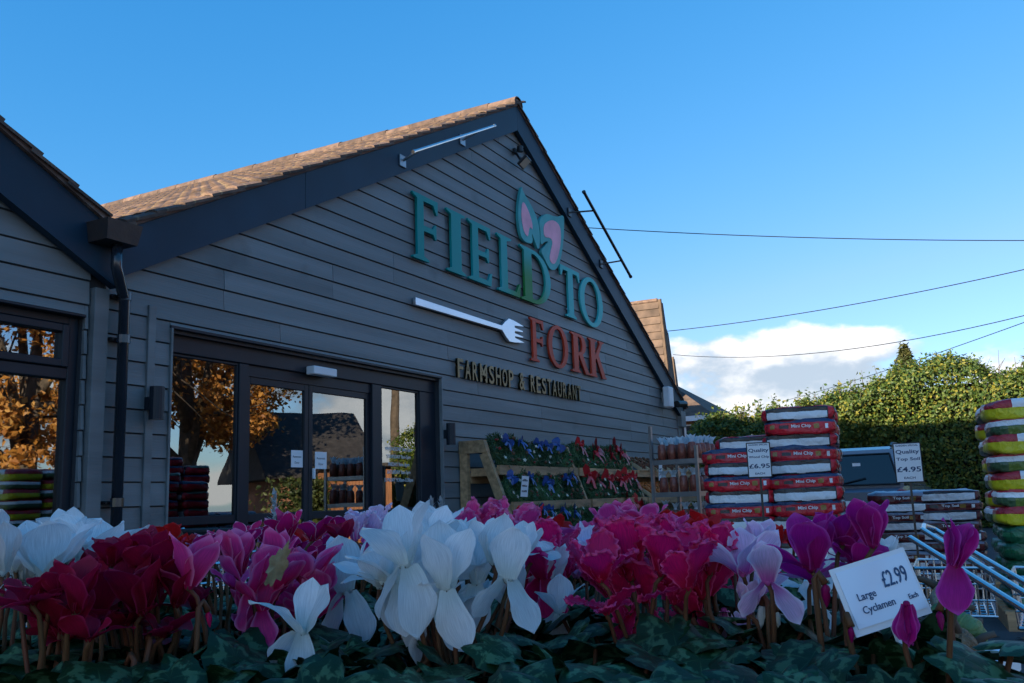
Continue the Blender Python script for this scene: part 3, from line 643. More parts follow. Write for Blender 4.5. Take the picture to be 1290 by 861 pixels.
# ------------------------------------------------------------------ tiered wooden display rack along the wall
mat('fir', (0.03, 0.085, 0.04), 0.7, 0.3, 20, col2=(0.09, 0.17, 0.055), rand=0.4)
mat('ribbon_blue', (0.015, 0.06, 0.24), 0.45, 0.2, 8)
mat('ribbon_red', (0.42, 0.008, 0.015), 0.45, 0.2, 8)
mat('star', (0.55, 0.50, 0.38), 0.5, 0.2, 8)
mat('cone', (0.12, 0.055, 0.025), 0.8, 0.3, 20)
mat('berry', (0.30, 0.02, 0.015), 0.35, 0.2, 10)
mat('orange_slice', (0.42, 0.12, 0.02), 0.6, 0.3, 20)
rack = thing('display_rack', 'tiered wooden display rack standing against the grey wall', 'rack', (9.35, -.05, 0))
ri = Matrix.Translation(rack.location).inverted()
def rk(mb, name, m, parent=rack, **k):
    o = mb.build(name, m, None, **k); o.parent = parent; o.matrix_parent_inverse = ri; return o
RX0, RX1 = 9.42, 17.2
TIERS = [(1.43, -.53, -.28), (1.0, -.70, -.42), (.57, -.86, -.58), (.14, -1.02, -.70)]   # z, front y, back y
divs = [RX0, 11.75, 14.05, RX1]
for i, x in enumerate(divs):
    c = MB(); c.bar((x, -.10, 0), (x, -.10, 1.60), .07, .10, (0, 1, 0)); rk(c, 'post', 'wood', recalc=True)
    c = MB(); c.prism([(-.43, 1.601), (-.045, 1.601), (-.045, 1.75), (-.38, 1.75)], x-.04, x+.04, 'yz'); rk(c, 'top_rail', 'wood')
    c = MB(); c.bar((x, -.37, 1.595), (x, -.985, .0), .06, .11, (0, 1, .3)); rk(c, 'sloping_leg', 'wood')
    for z, yf, yb in TIERS[:3]:
        c = MB(); c.bar((x+.052, -.16, z-.06), (x+.052, yf+.03, z-.06), .03, .08); rk(c, 'shelf_bearer', 'wood')
for a, b in zip(divs, divs[1:]):
    for z, yf, yb in TIERS:
        c = MB(); c.box(a+.04, b-.04, yf-.02, yf+.02, z-.09, z+.02); rk(c, 'front_rail', 'wood')
        c = MB(); c.box(a+.041, b-.041, yf+.021, yb+.14, z-.035, z-.008); rk(c, 'shelf_board', 'wood')
    for z0 in (1.25, .8, .35): 
        c = MB(); c.box(a+.041, b-.041, -.155, -.13, z0, z0+.12); rk(c, 'back_rail', 'wood')
# wreaths
def wreath_mesh(seed, r=.15, t=.062, n=2000):
    rg = np.random.default_rng(seed); th = rg.uniform(0, 2*np.pi, n); ph = rg.uniform(0, 2*np.pi, n); rr = t*np.sqrt(rg.uniform(.15, 1, n))*(1+.25*np.sin(th*5+seed))
    nx = np.cos(th)*np.cos(ph); nz = np.sin(th)*np.cos(ph); ny = np.sin(ph)
    p = np.stack([(r+rr*np.cos(ph))*np.cos(th), rr*np.sin(ph), (r+rr*np.cos(ph))*np.sin(th)], 1); nr = np.stack([nx, ny, nz], 1)
    tang = np.stack([-np.sin(th), 0*th, np.cos(th)], 1); d = nr*rg.uniform(.3, 1, (n, 1)) + tang*rg.uniform(-.2, 1, (n, 1)) + rg.normal(0, .3, (n, 3)); d /= np.linalg.norm(d, axis=1)[:, None]
    side = np.cross(d, rg.normal(size=(n, 3))); side /= np.linalg.norm(side, axis=1)[:, None]
    ln = rg.uniform(.03, .065, n)[:, None]; w = .006
    v = np.stack([p-side*w, p+side*w, p+d*ln], 1).reshape(-1, 3); mb = MB(); mb.v = v.tolist(); mb.f = [(3*i, 3*i+1, 3*i+2) for i in range(n)]; mb.mi = [0]*n
    mb.m = 0
    ring = [(r*math.cos(a), 0, r*math.sin(a)) for a in (2*math.pi*i/20 for i in range(21))]; mb.tube(ring, t*.72, 6, cap=False)
    return mb.mesh('foliage', 'fir')
wm = [wreath_mesh(s) for s in (1, 2, 3)]
def bow_mesh(m):
    b = MB()
    for s in (-1, 1):
        loop = [(0, -.0, 0), (s*.035, -.02, .025), (s*.075, -.015, .03), (s*.085, -.0, .0), (s*.06, .01, -.015), (0, .0, 0)]
        for (p, q) in zip(loop, loop[1:]):
            p = Vector(p); q = Vector(q); k = Vector((0, .0, .0)); w = Vector((0, -.018, .018))
            b.add([p-w, q-w, q+w, p+w], [(0, 1, 2, 3)])
        tl = [(0, -.005, 0), (s*.02, -.02, -.05), (s*.045, -.015, -.11)]
        for p, q in zip(tl, tl[1:]):
            p = Vector(p); q = Vector(q); w = Vector((.017, 0, .004)); b.add([p-w, q-w, q+w, p+w], [(0, 1, 2, 3)])
    b.lathe([(.004, -.014), (.016, -.008), (.018, 0), (.016, .008), (.004, .014)], 8, (0, -.01, 0))
    return b.mesh('bow', m)
bows = {'blue': bow_mesh('ribbon_blue'), 'red': bow_mesh('ribbon_red')}
st = MB(); pts = []
for i in range(10):
    a = math.pi/2+i*math.pi/5; q = .030 if i % 2 == 0 else .013; pts.append((q*math.cos(a), q*math.sin(a)))
st.prism(pts, -.006, .0); star_me = st.mesh('star', 'star', recalc=True)
cn = MB(); cn.lathe([(.004, -.03), (.018, -.02), (.022, 0), (.016, .018), (.003, .032)], 8); cone_me = cn.mesh('pine_cone', 'cone', smooth=False)
bn = MB()
for q in range(6): bn.lathe([(.002, -.01), (.008, -.006), (.010, 0), (.008, .006), (.002, .01)], 6, (random.uniform(-.03, .03), random.uniform(-.01, .01), random.uniform(-.02, .02)))
berry_me = bn.mesh('berries', 'berry', smooth=True)
ordn = ['first', 'second', 'third', 'fourth', 'fifth', 'sixth', 'seventh', 'eighth', 'ninth', 'tenth', 'eleventh', 'twelfth', 'thirteenth', 'fourteenth', 'fifteenth', 'sixteenth', 'seventeenth', 'eighteenth']
rg = random.Random(11); mid = [MB() for _ in range(1)]
for ti, (z, yf, yb) in enumerate(TIERS[:3]):
    for sec, colr in ((0, 'blue'), (1, 'red')):
        n = 6; a, b = divs[sec]+.12, divs[sec+1]-.12
        for i in range(n):
            x = a+(b-a)*(i+.5)/n + rg.uniform(-.03, .03)
            tilt = R(24)+rg.uniform(-.06, .06); sc = rg.uniform(.88, 1.06)
            t = thing('wreath', '%s wreath with %s bow, %s from the left on the %s tier' % ('fir', colr, ordn[i], ('top', 'middle', 'lower')[ti]), 'wreath', (x, (yf+yb)/2-.02, z+.185*sc), 0, 'wreaths on the wooden rack')
            t.rotation_euler = (-tilt, 0, rg.uniform(-.2, .2)); t.scale = (sc, sc, sc)
            fo = link('foliage', wm[rg.randrange(3)], t); fo.rotation_euler = (0, rg.uniform(0, 6.28), 0)
            aa = R(90)+rg.uniform(-1.5, 1.5)
            bo = link('bow', bows[colr], t) ; bo.location = (.15*math.cos(aa), -.075, .15*math.sin(aa)); bo.rotation_euler = (0, rg.uniform(-1.2, 1.2), 0); bq = rg.uniform(.9, 1.4) if colr == 'blue' else rg.uniform(1.5, 2.1); bo.scale = (bq, bq, bq)
            for k in range(6):
                an = aa+.7+k*.9+rg.uniform(-.2, .2); ob = link(*[('star', star_me), ('pine_cone', cone_me), ('berries', berry_me)][rg.randrange(3)], t)
                ob.location = (.15*math.cos(an), -.072, .15*math.sin(an)); ob.rotation_euler = (rg.uniform(-.4, .4), rg.uniform(0, 6), rg.uniform(-.4, .4))
# crates of decorations on the right-hand section
mat('bits_dark', (0.07, 0.03, 0.015), 0.6, 0.4, 30, col2=(0.26, 0.09, 0.03))
mat('bits_green', (0.02, 0.04, 0.02), 0.6, 0.4, 30, col2=(0.10, 0.10, 0.03))
bitm = []
for s, mm in ((1, 'bits_dark'), (2, 'orange_slice'), (3, 'bits_green'), (4, 'berry'), (5, 'cone')):
    q = random.Random(s); b = MB()
    for k in range(80):
        rr = q.uniform(.012, .026); b.lathe([(rr*.3, -rr), (rr*.9, -rr*.4), (rr, rr*.2), (rr*.4, rr)], 6, (q.uniform(-.14, .14), q.uniform(-.17, .15), q.uniform(.03, .085)))
    bitm.append(b.mesh('decorations', mm))
cb = MB(); cb.box(-.165, .165, -.20, .18, 0, .012)
for s in (-1, 1): cb.box(s*.165-.007, s*.165+.007, -.20, .18, .0125, .062)
cb.box(-.157, .157, .168, .18, .0125, .05); cb.box(-.157, .157, -.20, -.188, .0125, .04); tray_me = cb.mesh('tray_box', 'wood_pale')
gi = 0
for ti, (z, yf, yb) in enumerate(TIERS[:3]):
    a, b = divs[2]+.12, divs[3]-.10; n = 8
    for i in range(n):
        x = a+(b-a)*(i+.5)/n
        t = thing('tray', 'small pale wood tray of decorations, %s from the left on the %s tier' % (ordn[i], ('top', 'middle', 'lower')[ti]), 'tray', (x, (yf+yb)/2+.01, z+.105), 0, 'trays of decorations on the rack')
        t.rotation_euler = (R(33), 0, 0)
        link('tray_box', tray_me, t); d = link('decorations', bitm[(gi*7+i*3) % 5], t); d['kind'] = 'stuff'; gi += 1
        c = MB(); c.tube([(-.09, .15, .02), (.02, .10, .10)], .006, 5)
# small printed notices hanging on the rack
for nm, px, py, yy, h in (('blue wreaths', 661, 613, -.79, .24), ('decoration trays', 832, 592, -.70, .34)):
    p = on_y(px, py, yy); c = MB(); c.box(-.09, .09, -.002, 0, -h/2, h/2); o = c.build('shelf_notice', 'paper'); o.location = p; o.rotation_euler = (R(6), R(-8 if 'tray' in nm else 2), 0)
    tag(o, 'white printed price notice hanging in front of the %s' % nm, 'notice')
    for k in range(3):
        q = MB(); x = -.07
        while x < .06:
            d_ = rg.uniform(.006, .016); q.box(x, x+d_, -.0028, -.0021, h*.3-k*h*.26-.014, h*.3-k*h*.26+rg.uniform(.002, .014)); x += d_+rg.uniform(.003, .008)
        q.build('print_line', 'ink', o)
    k = MB(); k.box(-.015, .015, 0.0005, .12, h*.38, h*.42); k.build('clip', 'black_plastic', o)

# ------------------------------------------------------------------ metal shelf trolley with cellophane bags
mat('cello', (0.75, 0.80, 0.82), 0.15, 0.05, 10, trans=0.5)
mat('bag_fill', (0.16, 0.030, 0.020), 0.35, 0.35, 35, col2=(0.34, 0.10, 0.06), rand=0.15)
st_c = at(866, 600, 11.3); stx, sty = st_c.x, st_c.y
sth = thing('shelf_trolley', 'galvanised shelf trolley beside the gable end holding bagged fillings', 'trolley', (stx, sty, 0), R(-12))
for sx, sy in ((-.30, -.30), (-.30, .30), (.30, -.30), (.30, .30)):
    c = MB(); c.box(sx-.018, sx+.018, sy-.018, sy+.018, .12, 1.86 if (sx < 0 and sy > 0) else 1.60); c.build('post', 'grey_metal', sth)
    c = MB(); c.tube([(sx-.02, sy, .06), (sx+.02, sy, .06)], .06, 12); c.build('wheel', 'black_plastic', sth)
pk = MB(); pk.lathe([(.030, 0), (.052, .01), (.055, .10), (.048, .185), (.03, .20)], 8); pack_a = pk.mesh('filling', 'bag_fill', smooth=True)
pk = MB(); n = 10; vs = []; 
for z, r, am in ((.195, .032, 0), (.225, .022, .2), (.27, .05, .5)):
    for k in range(n): q = r*(1+am*(1 if k % 2 else -.4)); vs.append((q*math.cos(2*math.pi*k/n), q*.7*math.sin(2*math.pi*k/n), z+(.02 if k % 2 and z > .25 else 0)))
pk.add(vs, [(i*n+k, i*n+(k+1) % n, (i+1)*n+(k+1) % n, (i+1)*n+k) for i in range(2) for k in range(n)]); pack_b = pk.mesh('wrapper_top', 'cello')
rg = random.Random(4)
for si, z in enumerate((.20, .68, 1.06, 1.44)):
    c = MB(); c.box(-.28, .28, -.28, .28, z-.02, z); c.box(-.28, .28, -.295, -.281, z-.045, z+.012); c.box(-.295, -.281, -.28, .28, z-.045, z+.012); c.box(.281, .295, -.28, .28, z-.045, z+.012); c.build('shelf', 'grey_metal', sth)
    if z < .5: continue
    bpy.context.view_layer.update()
    for iy in range(4):
        for ix in range(5):
            lx = -.235+ix*.118; ly = -.215+iy*.135
            if not (iy == 0 or ix == 0 or z > 1.2): continue
            p = sth.matrix_world @ Vector((lx, ly, z+.001)); t = thing('wrapped_pack', 'clear wrapped pack of red filling on the %s shelf of the metal trolley' % ('lower', 'middle', 'top')[si-1], 'pack', p, rg.uniform(0, 3), 'wrapped packs on the %s trolley shelf' % ('lower', 'middle', 'top')[si-1])
            link('filling', pack_a, t); link('wrapper_top', pack_b, t); t.scale = (1, 1, rg.uniform(.92, 1.05))

# ------------------------------------------------------------------ stacks of bagged chip, soil and compost
def bag_mesh(name, hx, hy, hz, m, seed):
    """pillow bag: a rounded box whose faces bulge, with creases"""
    nx, ny, nz = 16, 8, 5; bm = bmesh.new(); bmesh.ops.create_cube(bm, size=2.0)
    bmesh.ops.subdivide_edges(bm, edges=[e for e in bm.edges], cuts=7, use_grid_fill=True)
    for v in bm.verts:
        x, y, z = v.co; ax, ay = abs(x), abs(y)
        # edge pinch: thickness falls towards the short ends, corners rounded in plan
        th = (1-ax**8*.35)*(1-ay**8*.10)*1.13
        cr = 1-.10*(ax**8)*(ay**8)
        prof = 1-.03*abs(z)**3
        px_ = x*hx*cr*(1-.03*ay**4)*prof; py_ = y*hy*cr*(1-.02*ax**4)*prof; pz_ = z*hz*th
        p = Vector((px_, py_, pz_)); q = Vector((x*2.3+seed*7, y*2.0, z*1.2))
        k = mnoise.noise(q)*.013 + mnoise.noise(q*2.6)*.008
        nrm = Vector((x**5/hx, y**5/hy, z**5/hz)); nrm = nrm.normalized() if nrm.length > 1e-6 else Vector((0, 0, 1))
        v.co = p + nrm*k
    me = bpy.data.meshes.new(name); bm.to_mesh(me); bm.free(); me.materials.append(MATS[m]); me.polygons.foreach_set('use_smooth', [True]*len(me.polygons)); return me
def print_mat(name, base, panels, rough=0.32, wear=0.05):
    """glossy printed plastic: base colour with rectangular printed panels in object space.
       panel = (axis sign selector, lo, hi, colour); coordinates in metres"""
    m = bpy.data.materials.new(name); m.use_nodes = True; MATS[name] = m; n = m.node_tree.nodes; l = m.node_tree.links; b = n['Principled BSDF']
    b.inputs['Roughness'].default_value = rough
    tc = n.new('ShaderNodeTexCoord'); nz = n.new('ShaderNodeTexNoise'); nz.inputs['Scale'].default_value = 14; nz.inputs['Detail'].default_value = 3; l.new(tc.outputs['Object'], nz.inputs['Vector'])
    ds = n.new('ShaderNodeVectorMath'); ds.operation = 'MULTIPLY_ADD'; l.new(nz.outputs['Color'], ds.inputs[0]); ds.inputs[1].default_value = (.016,)*3; l.new(tc.outputs['Object'], ds.inputs[2])
    sp = n.new('ShaderNodeSeparateXYZ'); l.new(ds.outputs[0], sp.inputs[0])
    def cmp_(o, v, op):
        q = n.new('ShaderNodeMath'); q.operation = op; l.new(o, q.inputs[0]); q.inputs[1].default_value = v; return q.outputs[0]
    cur = n.new('ShaderNodeRGB').outputs[0]; cur.default_value = (*base, 1)
    for lo, hi, colr in panels:
        f = None
        for ax in range(3):
            for v, op in ((lo[ax], 'GREATER_THAN'), (hi[ax], 'LESS_THAN')):
                if abs(v) > 5: continue
                c = cmp_(sp.outputs[ax], v+.008, op)
                if f is None: f = c
                else:
                    q = n.new('ShaderNodeMath'); q.operation = 'MULTIPLY'; l.new(f, q.inputs[0]); l.new(c, q.inputs[1]); f = q.outputs[0]
        mx = n.new('ShaderNodeMix'); mx.data_type = 'RGBA'; l.new(f, mx.inputs[0]); l.new(cur, mx.inputs[6]); mx.inputs[7].default_value = (*colr, 1)
        if len(colr) == 3: cur = mx.outputs[2]
    n2 = n.new('ShaderNodeTexNoise'); n2.inputs['Scale'].default_value = 9; n2.inputs['Detail'].default_value = 4; n2.inputs['Distortion'].default_value = 1.5; l.new(tc.outputs['Object'], n2.inputs['Vector'])
    bp = n.new('ShaderNodeBump'); bp.inputs['Strength'].default_value = .9; bp.inputs['Distance'].default_value = .03; l.new(n2.outputs['Fac'], bp.inputs['Height']); l.new(bp.outputs[0], b.inputs['Normal'])
    hs = n.new('ShaderNodeHueSaturation'); oi = n.new('ShaderNodeObjectInfo'); mr = n.new('ShaderNodeMapRange'); mr.inputs[3].default_value = .85; mr.inputs[4].default_value = 1.12; l.new(oi.outputs['Random'], mr.inputs[0]); l.new(mr.outputs[0], hs.inputs['Value']); l.new(cur, hs.inputs['Color'])
    l.new(hs.outputs[0], b.inputs['Base Color']); return m
B = 9
RED = (.62, .014, .030); WH = (.80, .81, .82); DK = (.018, .018, .024); BARK = (.07, .055, .045); GOLD = (.33, .20, .05)
hx, hy, hz = .306, .21, .063
# text side: red with small crest, gold mark, bar code
print_mat('chip_red', RED, [((-B, -B, .030), (B, B, B), (.02, .05, .13)), ((-.25, -B, -.02), (-.21, -.15, .015), GOLD), ((-.17, -B, -.018), (-.09, -.15, .012), (.05, .03, .03)), ((.12, -B, -.022), (.165, -.15, .016), GOLD), ((.215, -B, -.024), (.24, -.15, .018), WH), ((.27, -.15, -.03), (B, .15, .03), (.30, .03, .04))])
print_mat('chip_white', RED, [((-.27, -B, -.06), (.245, -.13, .06), DK), ((-.25, -B, .024), (.23, -.13, .052), BARK), ((-.262, -B, -.044), (.236, -.15, .020), WH), ((-.04, -B, -.050), (.03, -.15, -.030), WH), ((.26, -.16, -.05), (B, .16, .05), DK), ((.26, -.15, -.035), (B, .15, .02), (.5, .52, .54)), ((-B, -.13, .03), (B, B, B), (.10, .16, .12))])
print_mat('chip_end', RED, [((-B, -B, -.06), (-.2, -.03, .06), (.3, .03, .04))])
def surf_text(me, txt_me, x0, z0, hx, hy, hz):
    return None
bagA = [bag_mesh('bag', hx, hy, hz, 'chip_red', s) for s in (1, 2, 3)]; bagB = [bag_mesh('bag', hx, hy, hz, 'chip_white', s) for s in (4, 5, 6)]
tx_mini = text_mesh('Mini Chip', 'paper', .002, w=.165, h=.036, bold=.02)
def curve_text(me, hy, fx):
    me = me.copy()
    for v in me.vertices: v.co.z += 0
    return me
def bag_stack(name, origin, rz, layers, thick, cols, meshes, txt, labelf, group, sway=.012, txt_every=1, seed=0, txt_y=None):
    """cols: list of (x offset, y offset, yaw, first layer, last layer, name)"""
    rg = random.Random(seed); Mo = Matrix.Translation(origin) @ Matrix.Rotation(rz, 4, 'Z')
    for (cx, cy, yaw, l0, l1, cname, flip) in cols:
        for k in range(l0, l1):
            ab = (k+flip) % 2; me = meshes[ab][rg.randrange(len(meshes[ab]))]
            p = Mo @ Vector((cx+rg.uniform(-sway, sway), cy+rg.uniform(-sway, sway), thick*(k+.5)))
            o = bpy.data.objects.new(name, me); COL.objects.link(o); o.location = p; o.rotation_euler = (rg.uniform(-.03, .03), rg.uniform(-.03, .03), rz+yaw+rg.uniform(-.045, .045)); o.scale = (rg.uniform(.96, 1.04), rg.uniform(.98, 1.03), rg.uniform(.95, 1.06))
            tag(o, labelf(cname, l1-1-k, ab), 'bag', group)
            if txt and ab == 0:
                q = link('lettering', txt, o, frame((.015, -hy-.009, -.002), (1, 0, 0), (0, 0, 1)))
PZ = .14
def pallet(loc, rz, w, d, label):
    t = thing('pallet', label, 'pallet', loc, rz)
    for i in range(7): c = MB(); x = -d/2+.05+i*(d-.1)/6; c.box(-w/2, w/2, x-.045, x+.045, .118, .14); c.build('deck_board', 'wood', t)
    for x in (-w/2+.06, 0, w/2-.06): c = MB(); c.box(x-.05, x+.05, -d/2, d/2, .0, .117); c.build('bearer', 'wood', t)
# wood chip stack: local x runs along its front (towards the right of the picture), local y away from the camera
f0 = at(886, 600, 8.35); f1 = at(1057, 600, 8.30); ang = math.atan2((f1-f0).y, (f1-f0).x); wid = (f1-f0).length
org = Vector(((f0.x+f1.x)/2, (f0.y+f1.y)/2, PZ)); ydir = Vector((-math.sin(ang), math.cos(ang), 0))
org = org + ydir*.20
pallet((org.x+ydir.x*.4, org.y+ydir.y*.4, 0), ang, 1.2, 1.2, 'wooden pallet under the stack of red wood chip bags')
cl = ['topmost']+[q+' from the top' for q in ordn[1:]]
th = .1155
half = wid/4
def lab_chip(c, k, ab): return '%s wood chip bag, %s of the %s' % (('red', 'white-panelled')[ab], cl[k], c)
bag_stack('compost_bag', org, ang, 14, th, [(-wid/2+.29, 0, 0, 0, 11, 'left front column', 0), (wid/2-.29, 0, 0, 0, 13, 'right front column', 0), (wid/2-.30, 0.0, 0, 13, 14, 'crown of the wood chip stack', 0),
    (wid/2-.27, .42, 0, 0, 13, 'second row back', 0), (wid/2-.25, .84, 0, 0, 13, 'third row back', 1), (wid/2-.24, .43, 0, 13, 14, 'crown second row', 1), (-wid/2+.40, .10, .05, 11, 12, 'left shoulder', 0), (-wid/2+.29, .44, 0, 0, 11, 'hidden left row', 0)],
    (bagA, bagB), tx_mini, lab_chip, 'stacked wood chip bags', seed=2)
# top soil stack
BR = (.11, .012, .014); SV = (.58, .60, .63)
hx2, hy2, hz2 = .298, .205, .051
print_mat('soil_brown', BR, [((-B, -B, .022), (B, B, B), (.22, .26, .34)), ((-.17, -B, -.018), (-.09, -.15, .010), (.05, .04, .03)), ((.10, -B, -.02), (.15, -.15, .012), GOLD), ((.20, -B, -.02), (.23, -.15, .014), WH), ((.27, -B, -B), (B, B, B), DK)])
print_mat('soil_white', BR, [((-.27, -B, -.05), (.25, -.13, .05), DK), ((-.262, -B, -.032), (.245, -.14, .030), WH), ((-B, -.15, .024), (B, B, B), (.26, .30, .38)), ((.27, -B, -B), (B, B, B), DK)])
soA = [bag_mesh('bag', hx2, hy2, hz2, 'soil_brown', s) for s in (11, 12, 13)]; soB = [bag_mesh('bag', hx2, hy2, hz2, 'soil_white', s) for s in (14, 15, 16)]
tx_soil = text_mesh('Top Soil', 'paper', .002, w=.15, h=.032, bold=.02)
g0 = at(1092, 640, 9.9); g1 = at(1236, 640, 9.9); ang2 = math.atan2((g1-g0).y, (g1-g0).x); wid2 = (g1-g0).length
yd2 = Vector((-math.sin(ang2), math.cos(ang2), 0)); org2 = Vector(((g0.x+g1.x)/2, (g0.y+g1.y)/2, PZ)) + yd2*.2
pallet((org2.x+yd2.x*.4, org2.y+yd2.y*.4, 0), ang2, 1.25, 1.2, 'wooden pallet under the stack of brown top soil bags')
bag_stack('compost_bag', org2, ang2, 9, .094, [(-wid2/2+.29, 0, 0, 0, 9, 'left front column', 0), (wid2/2-.29, 0, 0, 0, 9, 'right front column', 1), (-wid2/2+.33, .42, 0, 0, 9, 'left second row', 1), (wid2/2-.28, .42, 0, 0, 9, 'right second row', 0), (wid2/2-.28, .84, 0, 0, 9, 'right third row', 1), (-wid2/2+.33, .84, 0, 0, 9, 'left third row', 0)],
    (soA, soB), tx_soil, lambda c, k, ab: '%s top soil bag, %s of the %s' % (('brown', 'white-panelled')[ab], cl[k], c), 'stacked top soil bags', seed=5)
# bright compost stack at the right edge
YEL = (.62, .58, .02); GRN = (.010, .10, .045)
print_mat('compost_yellow', YEL, [((-B, -B, .012), (-.05, B, B), WH), ((-B, -B, .012), (-.14, B, B), (.42, .02, .03)), ((-.05, -B, .03), (B, B, B), WH)])
print_mat('compost_green', (.05, .11, .05), [((-B, -B, .005), (B, B, .045), WH), ((-B, -B, .045), (B, B, B), (.42, .02, .03)), ((-.2, -B, -.06), (-.06, -.1, .0), (.12, .19, .03))])
print_mat('compost_plain_green', GRN, [((-B, -B, -.01), (B, B, .02), (.015, .15, .06))])
cmA = [bag_mesh('bag', .33, .22, .068, 'compost_yellow', s) for s in (21, 22)]; cmB = [bag_mesh('bag', .33, .22, .068, 'compost_green', s) for s in (23, 24)]; cmC = [bag_mesh('bag', .33, .22, .06, 'compost_plain_green', s) for s in (25, 26)]
h0 = at(1254, 640, 7.7); ang3 = ang2+.03; xd3 = Vector((math.cos(ang3), math.sin(ang3), 0)); yd3 = Vector((-math.sin(ang3), math.cos(ang3), 0))
org3 = Vector((h0.x, h0.y, PZ)) + yd3*.22 + xd3*.33
pallet((org3.x+yd3.x*.3+xd3.x*.25, org3.y+yd3.y*.3+xd3.y*.25, 0), ang3, 1.2, 1.1, 'wooden pallet under the bright compost bags')
lb3 = lambda c, k, ab: '%s compost bag, %s, %s' % (('yellow fronted', 'green and white')[ab], cl[k], c)
bag_stack('compost_bag', org3, ang3, 5, .12, [(0.02, 0, 0, 0, 5, 'lower tier by the picture edge', 0), (.02, .46, 0, 0, 5, 'lower tier behind', 0), (.70, 0, 0, 0, 5, 'lower tier to the right', 0)], (cmC, cmC), None, lambda c, k, ab: 'plain green compost bag, %s, %s' % (cl[k], c), 'stacked green compost bags', seed=8)
bag_stack('compost_bag', org3+Vector((0, 0, .60)), ang3, 7, .131, [(0, 0, 0, 0, 7, 'bright column by the picture edge', 0), (.0, .46, 0, 0, 7, 'bright row behind', 1), (.69, 0, 0, 0, 7, 'bright column to the right', 1)], (cmA, cmB), None, lb3, 'stacked bright compost bags', seed=9)

# ------------------------------------------------------------------ price signs on posts
def price_sign(px0, px1, py0, py1, dist, lines, label):
    a = at((px0+px1)/2, (py0+py1)/2, dist); w = (at(px1, py0, dist)-at(px0, py0, dist)).length; h = (at(px0, py0, dist)-at(px0, py1, dist)).length
    vd = Vector((a.x-CAM.x, a.y-CAM.y, 0)).normalized(); rz = math.atan2(vd.y, vd.x)-math.pi/2
    t = thing('price_sign', label, 'sign', (a.x, a.y, 0), rz)
    c = MB(); c.cbox(-w/2, w/2, -.004, .008, a.z-h/2, a.z+h/2, .004); c.build('sign_frame', 'black_plastic', t)
    c = MB(); c.box(-w/2+.009, w/2-.009, -.0065, -.0042, a.z-h/2+.009, a.z+h/2-.009); pn = c.build('sign_panel', 'paper', t)
    for tx, f, ww, hh in lines: link('lettering', text_mesh(tx, 'ink_blue' if f < .46 else 'ink', .0008, w=w*ww, h=h*hh, bold=.022), pn, frame((0, -.0072, a.z+h*f), (1, 0, 0), (0, 0, 1)))
    c = MB(); c.box(-.009, .009, .0085, .022, .0, a.z+h*.3); c.build('post', 'black_plastic', t)
    c = MB(); c.box(-.12, .12, -.12, .12, .0005, .012); c.build('base_plate', 'black_plastic', t)
price_sign(941, 971.5, 557.5, 602, 7.75, [('GARDEN SPECIAL', .43, .80, .045), ('Quality', .26, .84, .13), ('Wood Chip', .08, .84, .085), ('£6.95', -.17, .86, .13), ('EACH', -.38, .40, .055)], 'white price sign on a black post before the red wood chip bags')
price_sign(1126.5, 1162, 558, 608, 8.3, [('GARDEN SPECIAL', .43, .80, .045), ('Quality', .26, .84, .13), ('Top Soil', .08, .84, .10), ('£4.95', -.17, .86, .13), ('EACH', -.38, .40, .055)], 'white price sign on a black post before the brown top soil bags')

# ------------------------------------------------------------------ parked car seen from behind
mat('car_paint', (0.14, 0.17, 0.21), 0.25, 0.03, 2, metal=0.4, coat=0.7)
mat('tyre', (0.015, 0.015, 0.016), 0.8, 0.1, 5)
mat('tail_red', (0.30, 0.01, 0.01), 0.2, 0.05, 3)
cr_ = at(1131, 560, 15.2); vd = Vector((1, -.05, 0)).normalized(); rz = math.atan2(vd.y, vd.x)-math.pi/2
CW = .90; right = Vector((vd.y, -vd.x, 0))
cpos = Vector((cr_.x, cr_.y, 0)) - right*CW*.92; ROOF = cr_.z
car = thing('parked_car', 'silver grey estate car parked behind the top soil stack', 'car', (cpos.x, cpos.y, 0), rz)
def loft(mb, secs):
    n = len(secs[0]); k = []
    vs = [p for s in secs for p in s]; fs = [(i*n+j, i*n+(j+1) % n, (i+1)*n+(j+1) % n, (i+1)*n+j) for i in range(len(secs)-1) for j in range(n)] + [tuple(range(n-1, -1, -1)), tuple((len(secs)-1)*n+j for j in range(n))]
    return mb.add(vs, fs)
c = MB()
def csec(y, hw, z0, z1, r=.10): return [(-hw+r, y, z0), (hw-r, y, z0), (hw, y, z0+r), (hw, y, z1-r), (hw-r*.6, y, z1), (-hw+r*.6, y, z1), (-hw, y, z1-r), (-hw, y, z0+r)]
loft(c, [csec(0, CW-.10, .42, .98), csec(.08, CW-.03, .32, 1.04), csec(.6, CW, .28, 1.06), csec(3.0, CW, .28, 1.04), csec(4.0, CW-.03, .30, .98), csec(4.35, CW-.12, .36, .86), csec(4.45, CW-.2, .44, .76)])
c.build('body', 'car_paint', car, smooth=False)
c = MB(); rw = CW-.20
loft(c, [csec(.12, CW-.06, 1.03, 1.10, .02), csec(.32, rw+.03, 1.04, ROOF-.05, .06), csec(.55, rw, 1.045, ROOF, .07), csec(2.2, rw, 1.045, ROOF+.01, .07), csec(3.3, CW-.12, 1.04, 1.10, .02)])
cab = c.build('cabin', 'car_paint', car)
c = MB(); zt = ROOF-.13; c.add([(-CW+.13, .085, 1.105), (CW-.13, .085, 1.105), (rw-.06, .285, zt), (-rw+.06, .285, zt)], [(0, 1, 2, 3)]); c.build('rear_window', 'car_glass', cab, recalc=False)
c = MB(); c.box(.10, .22, .21, .215, zt-.22, zt-.12); 
o = c.build('window_sticker', 'paper', cab)
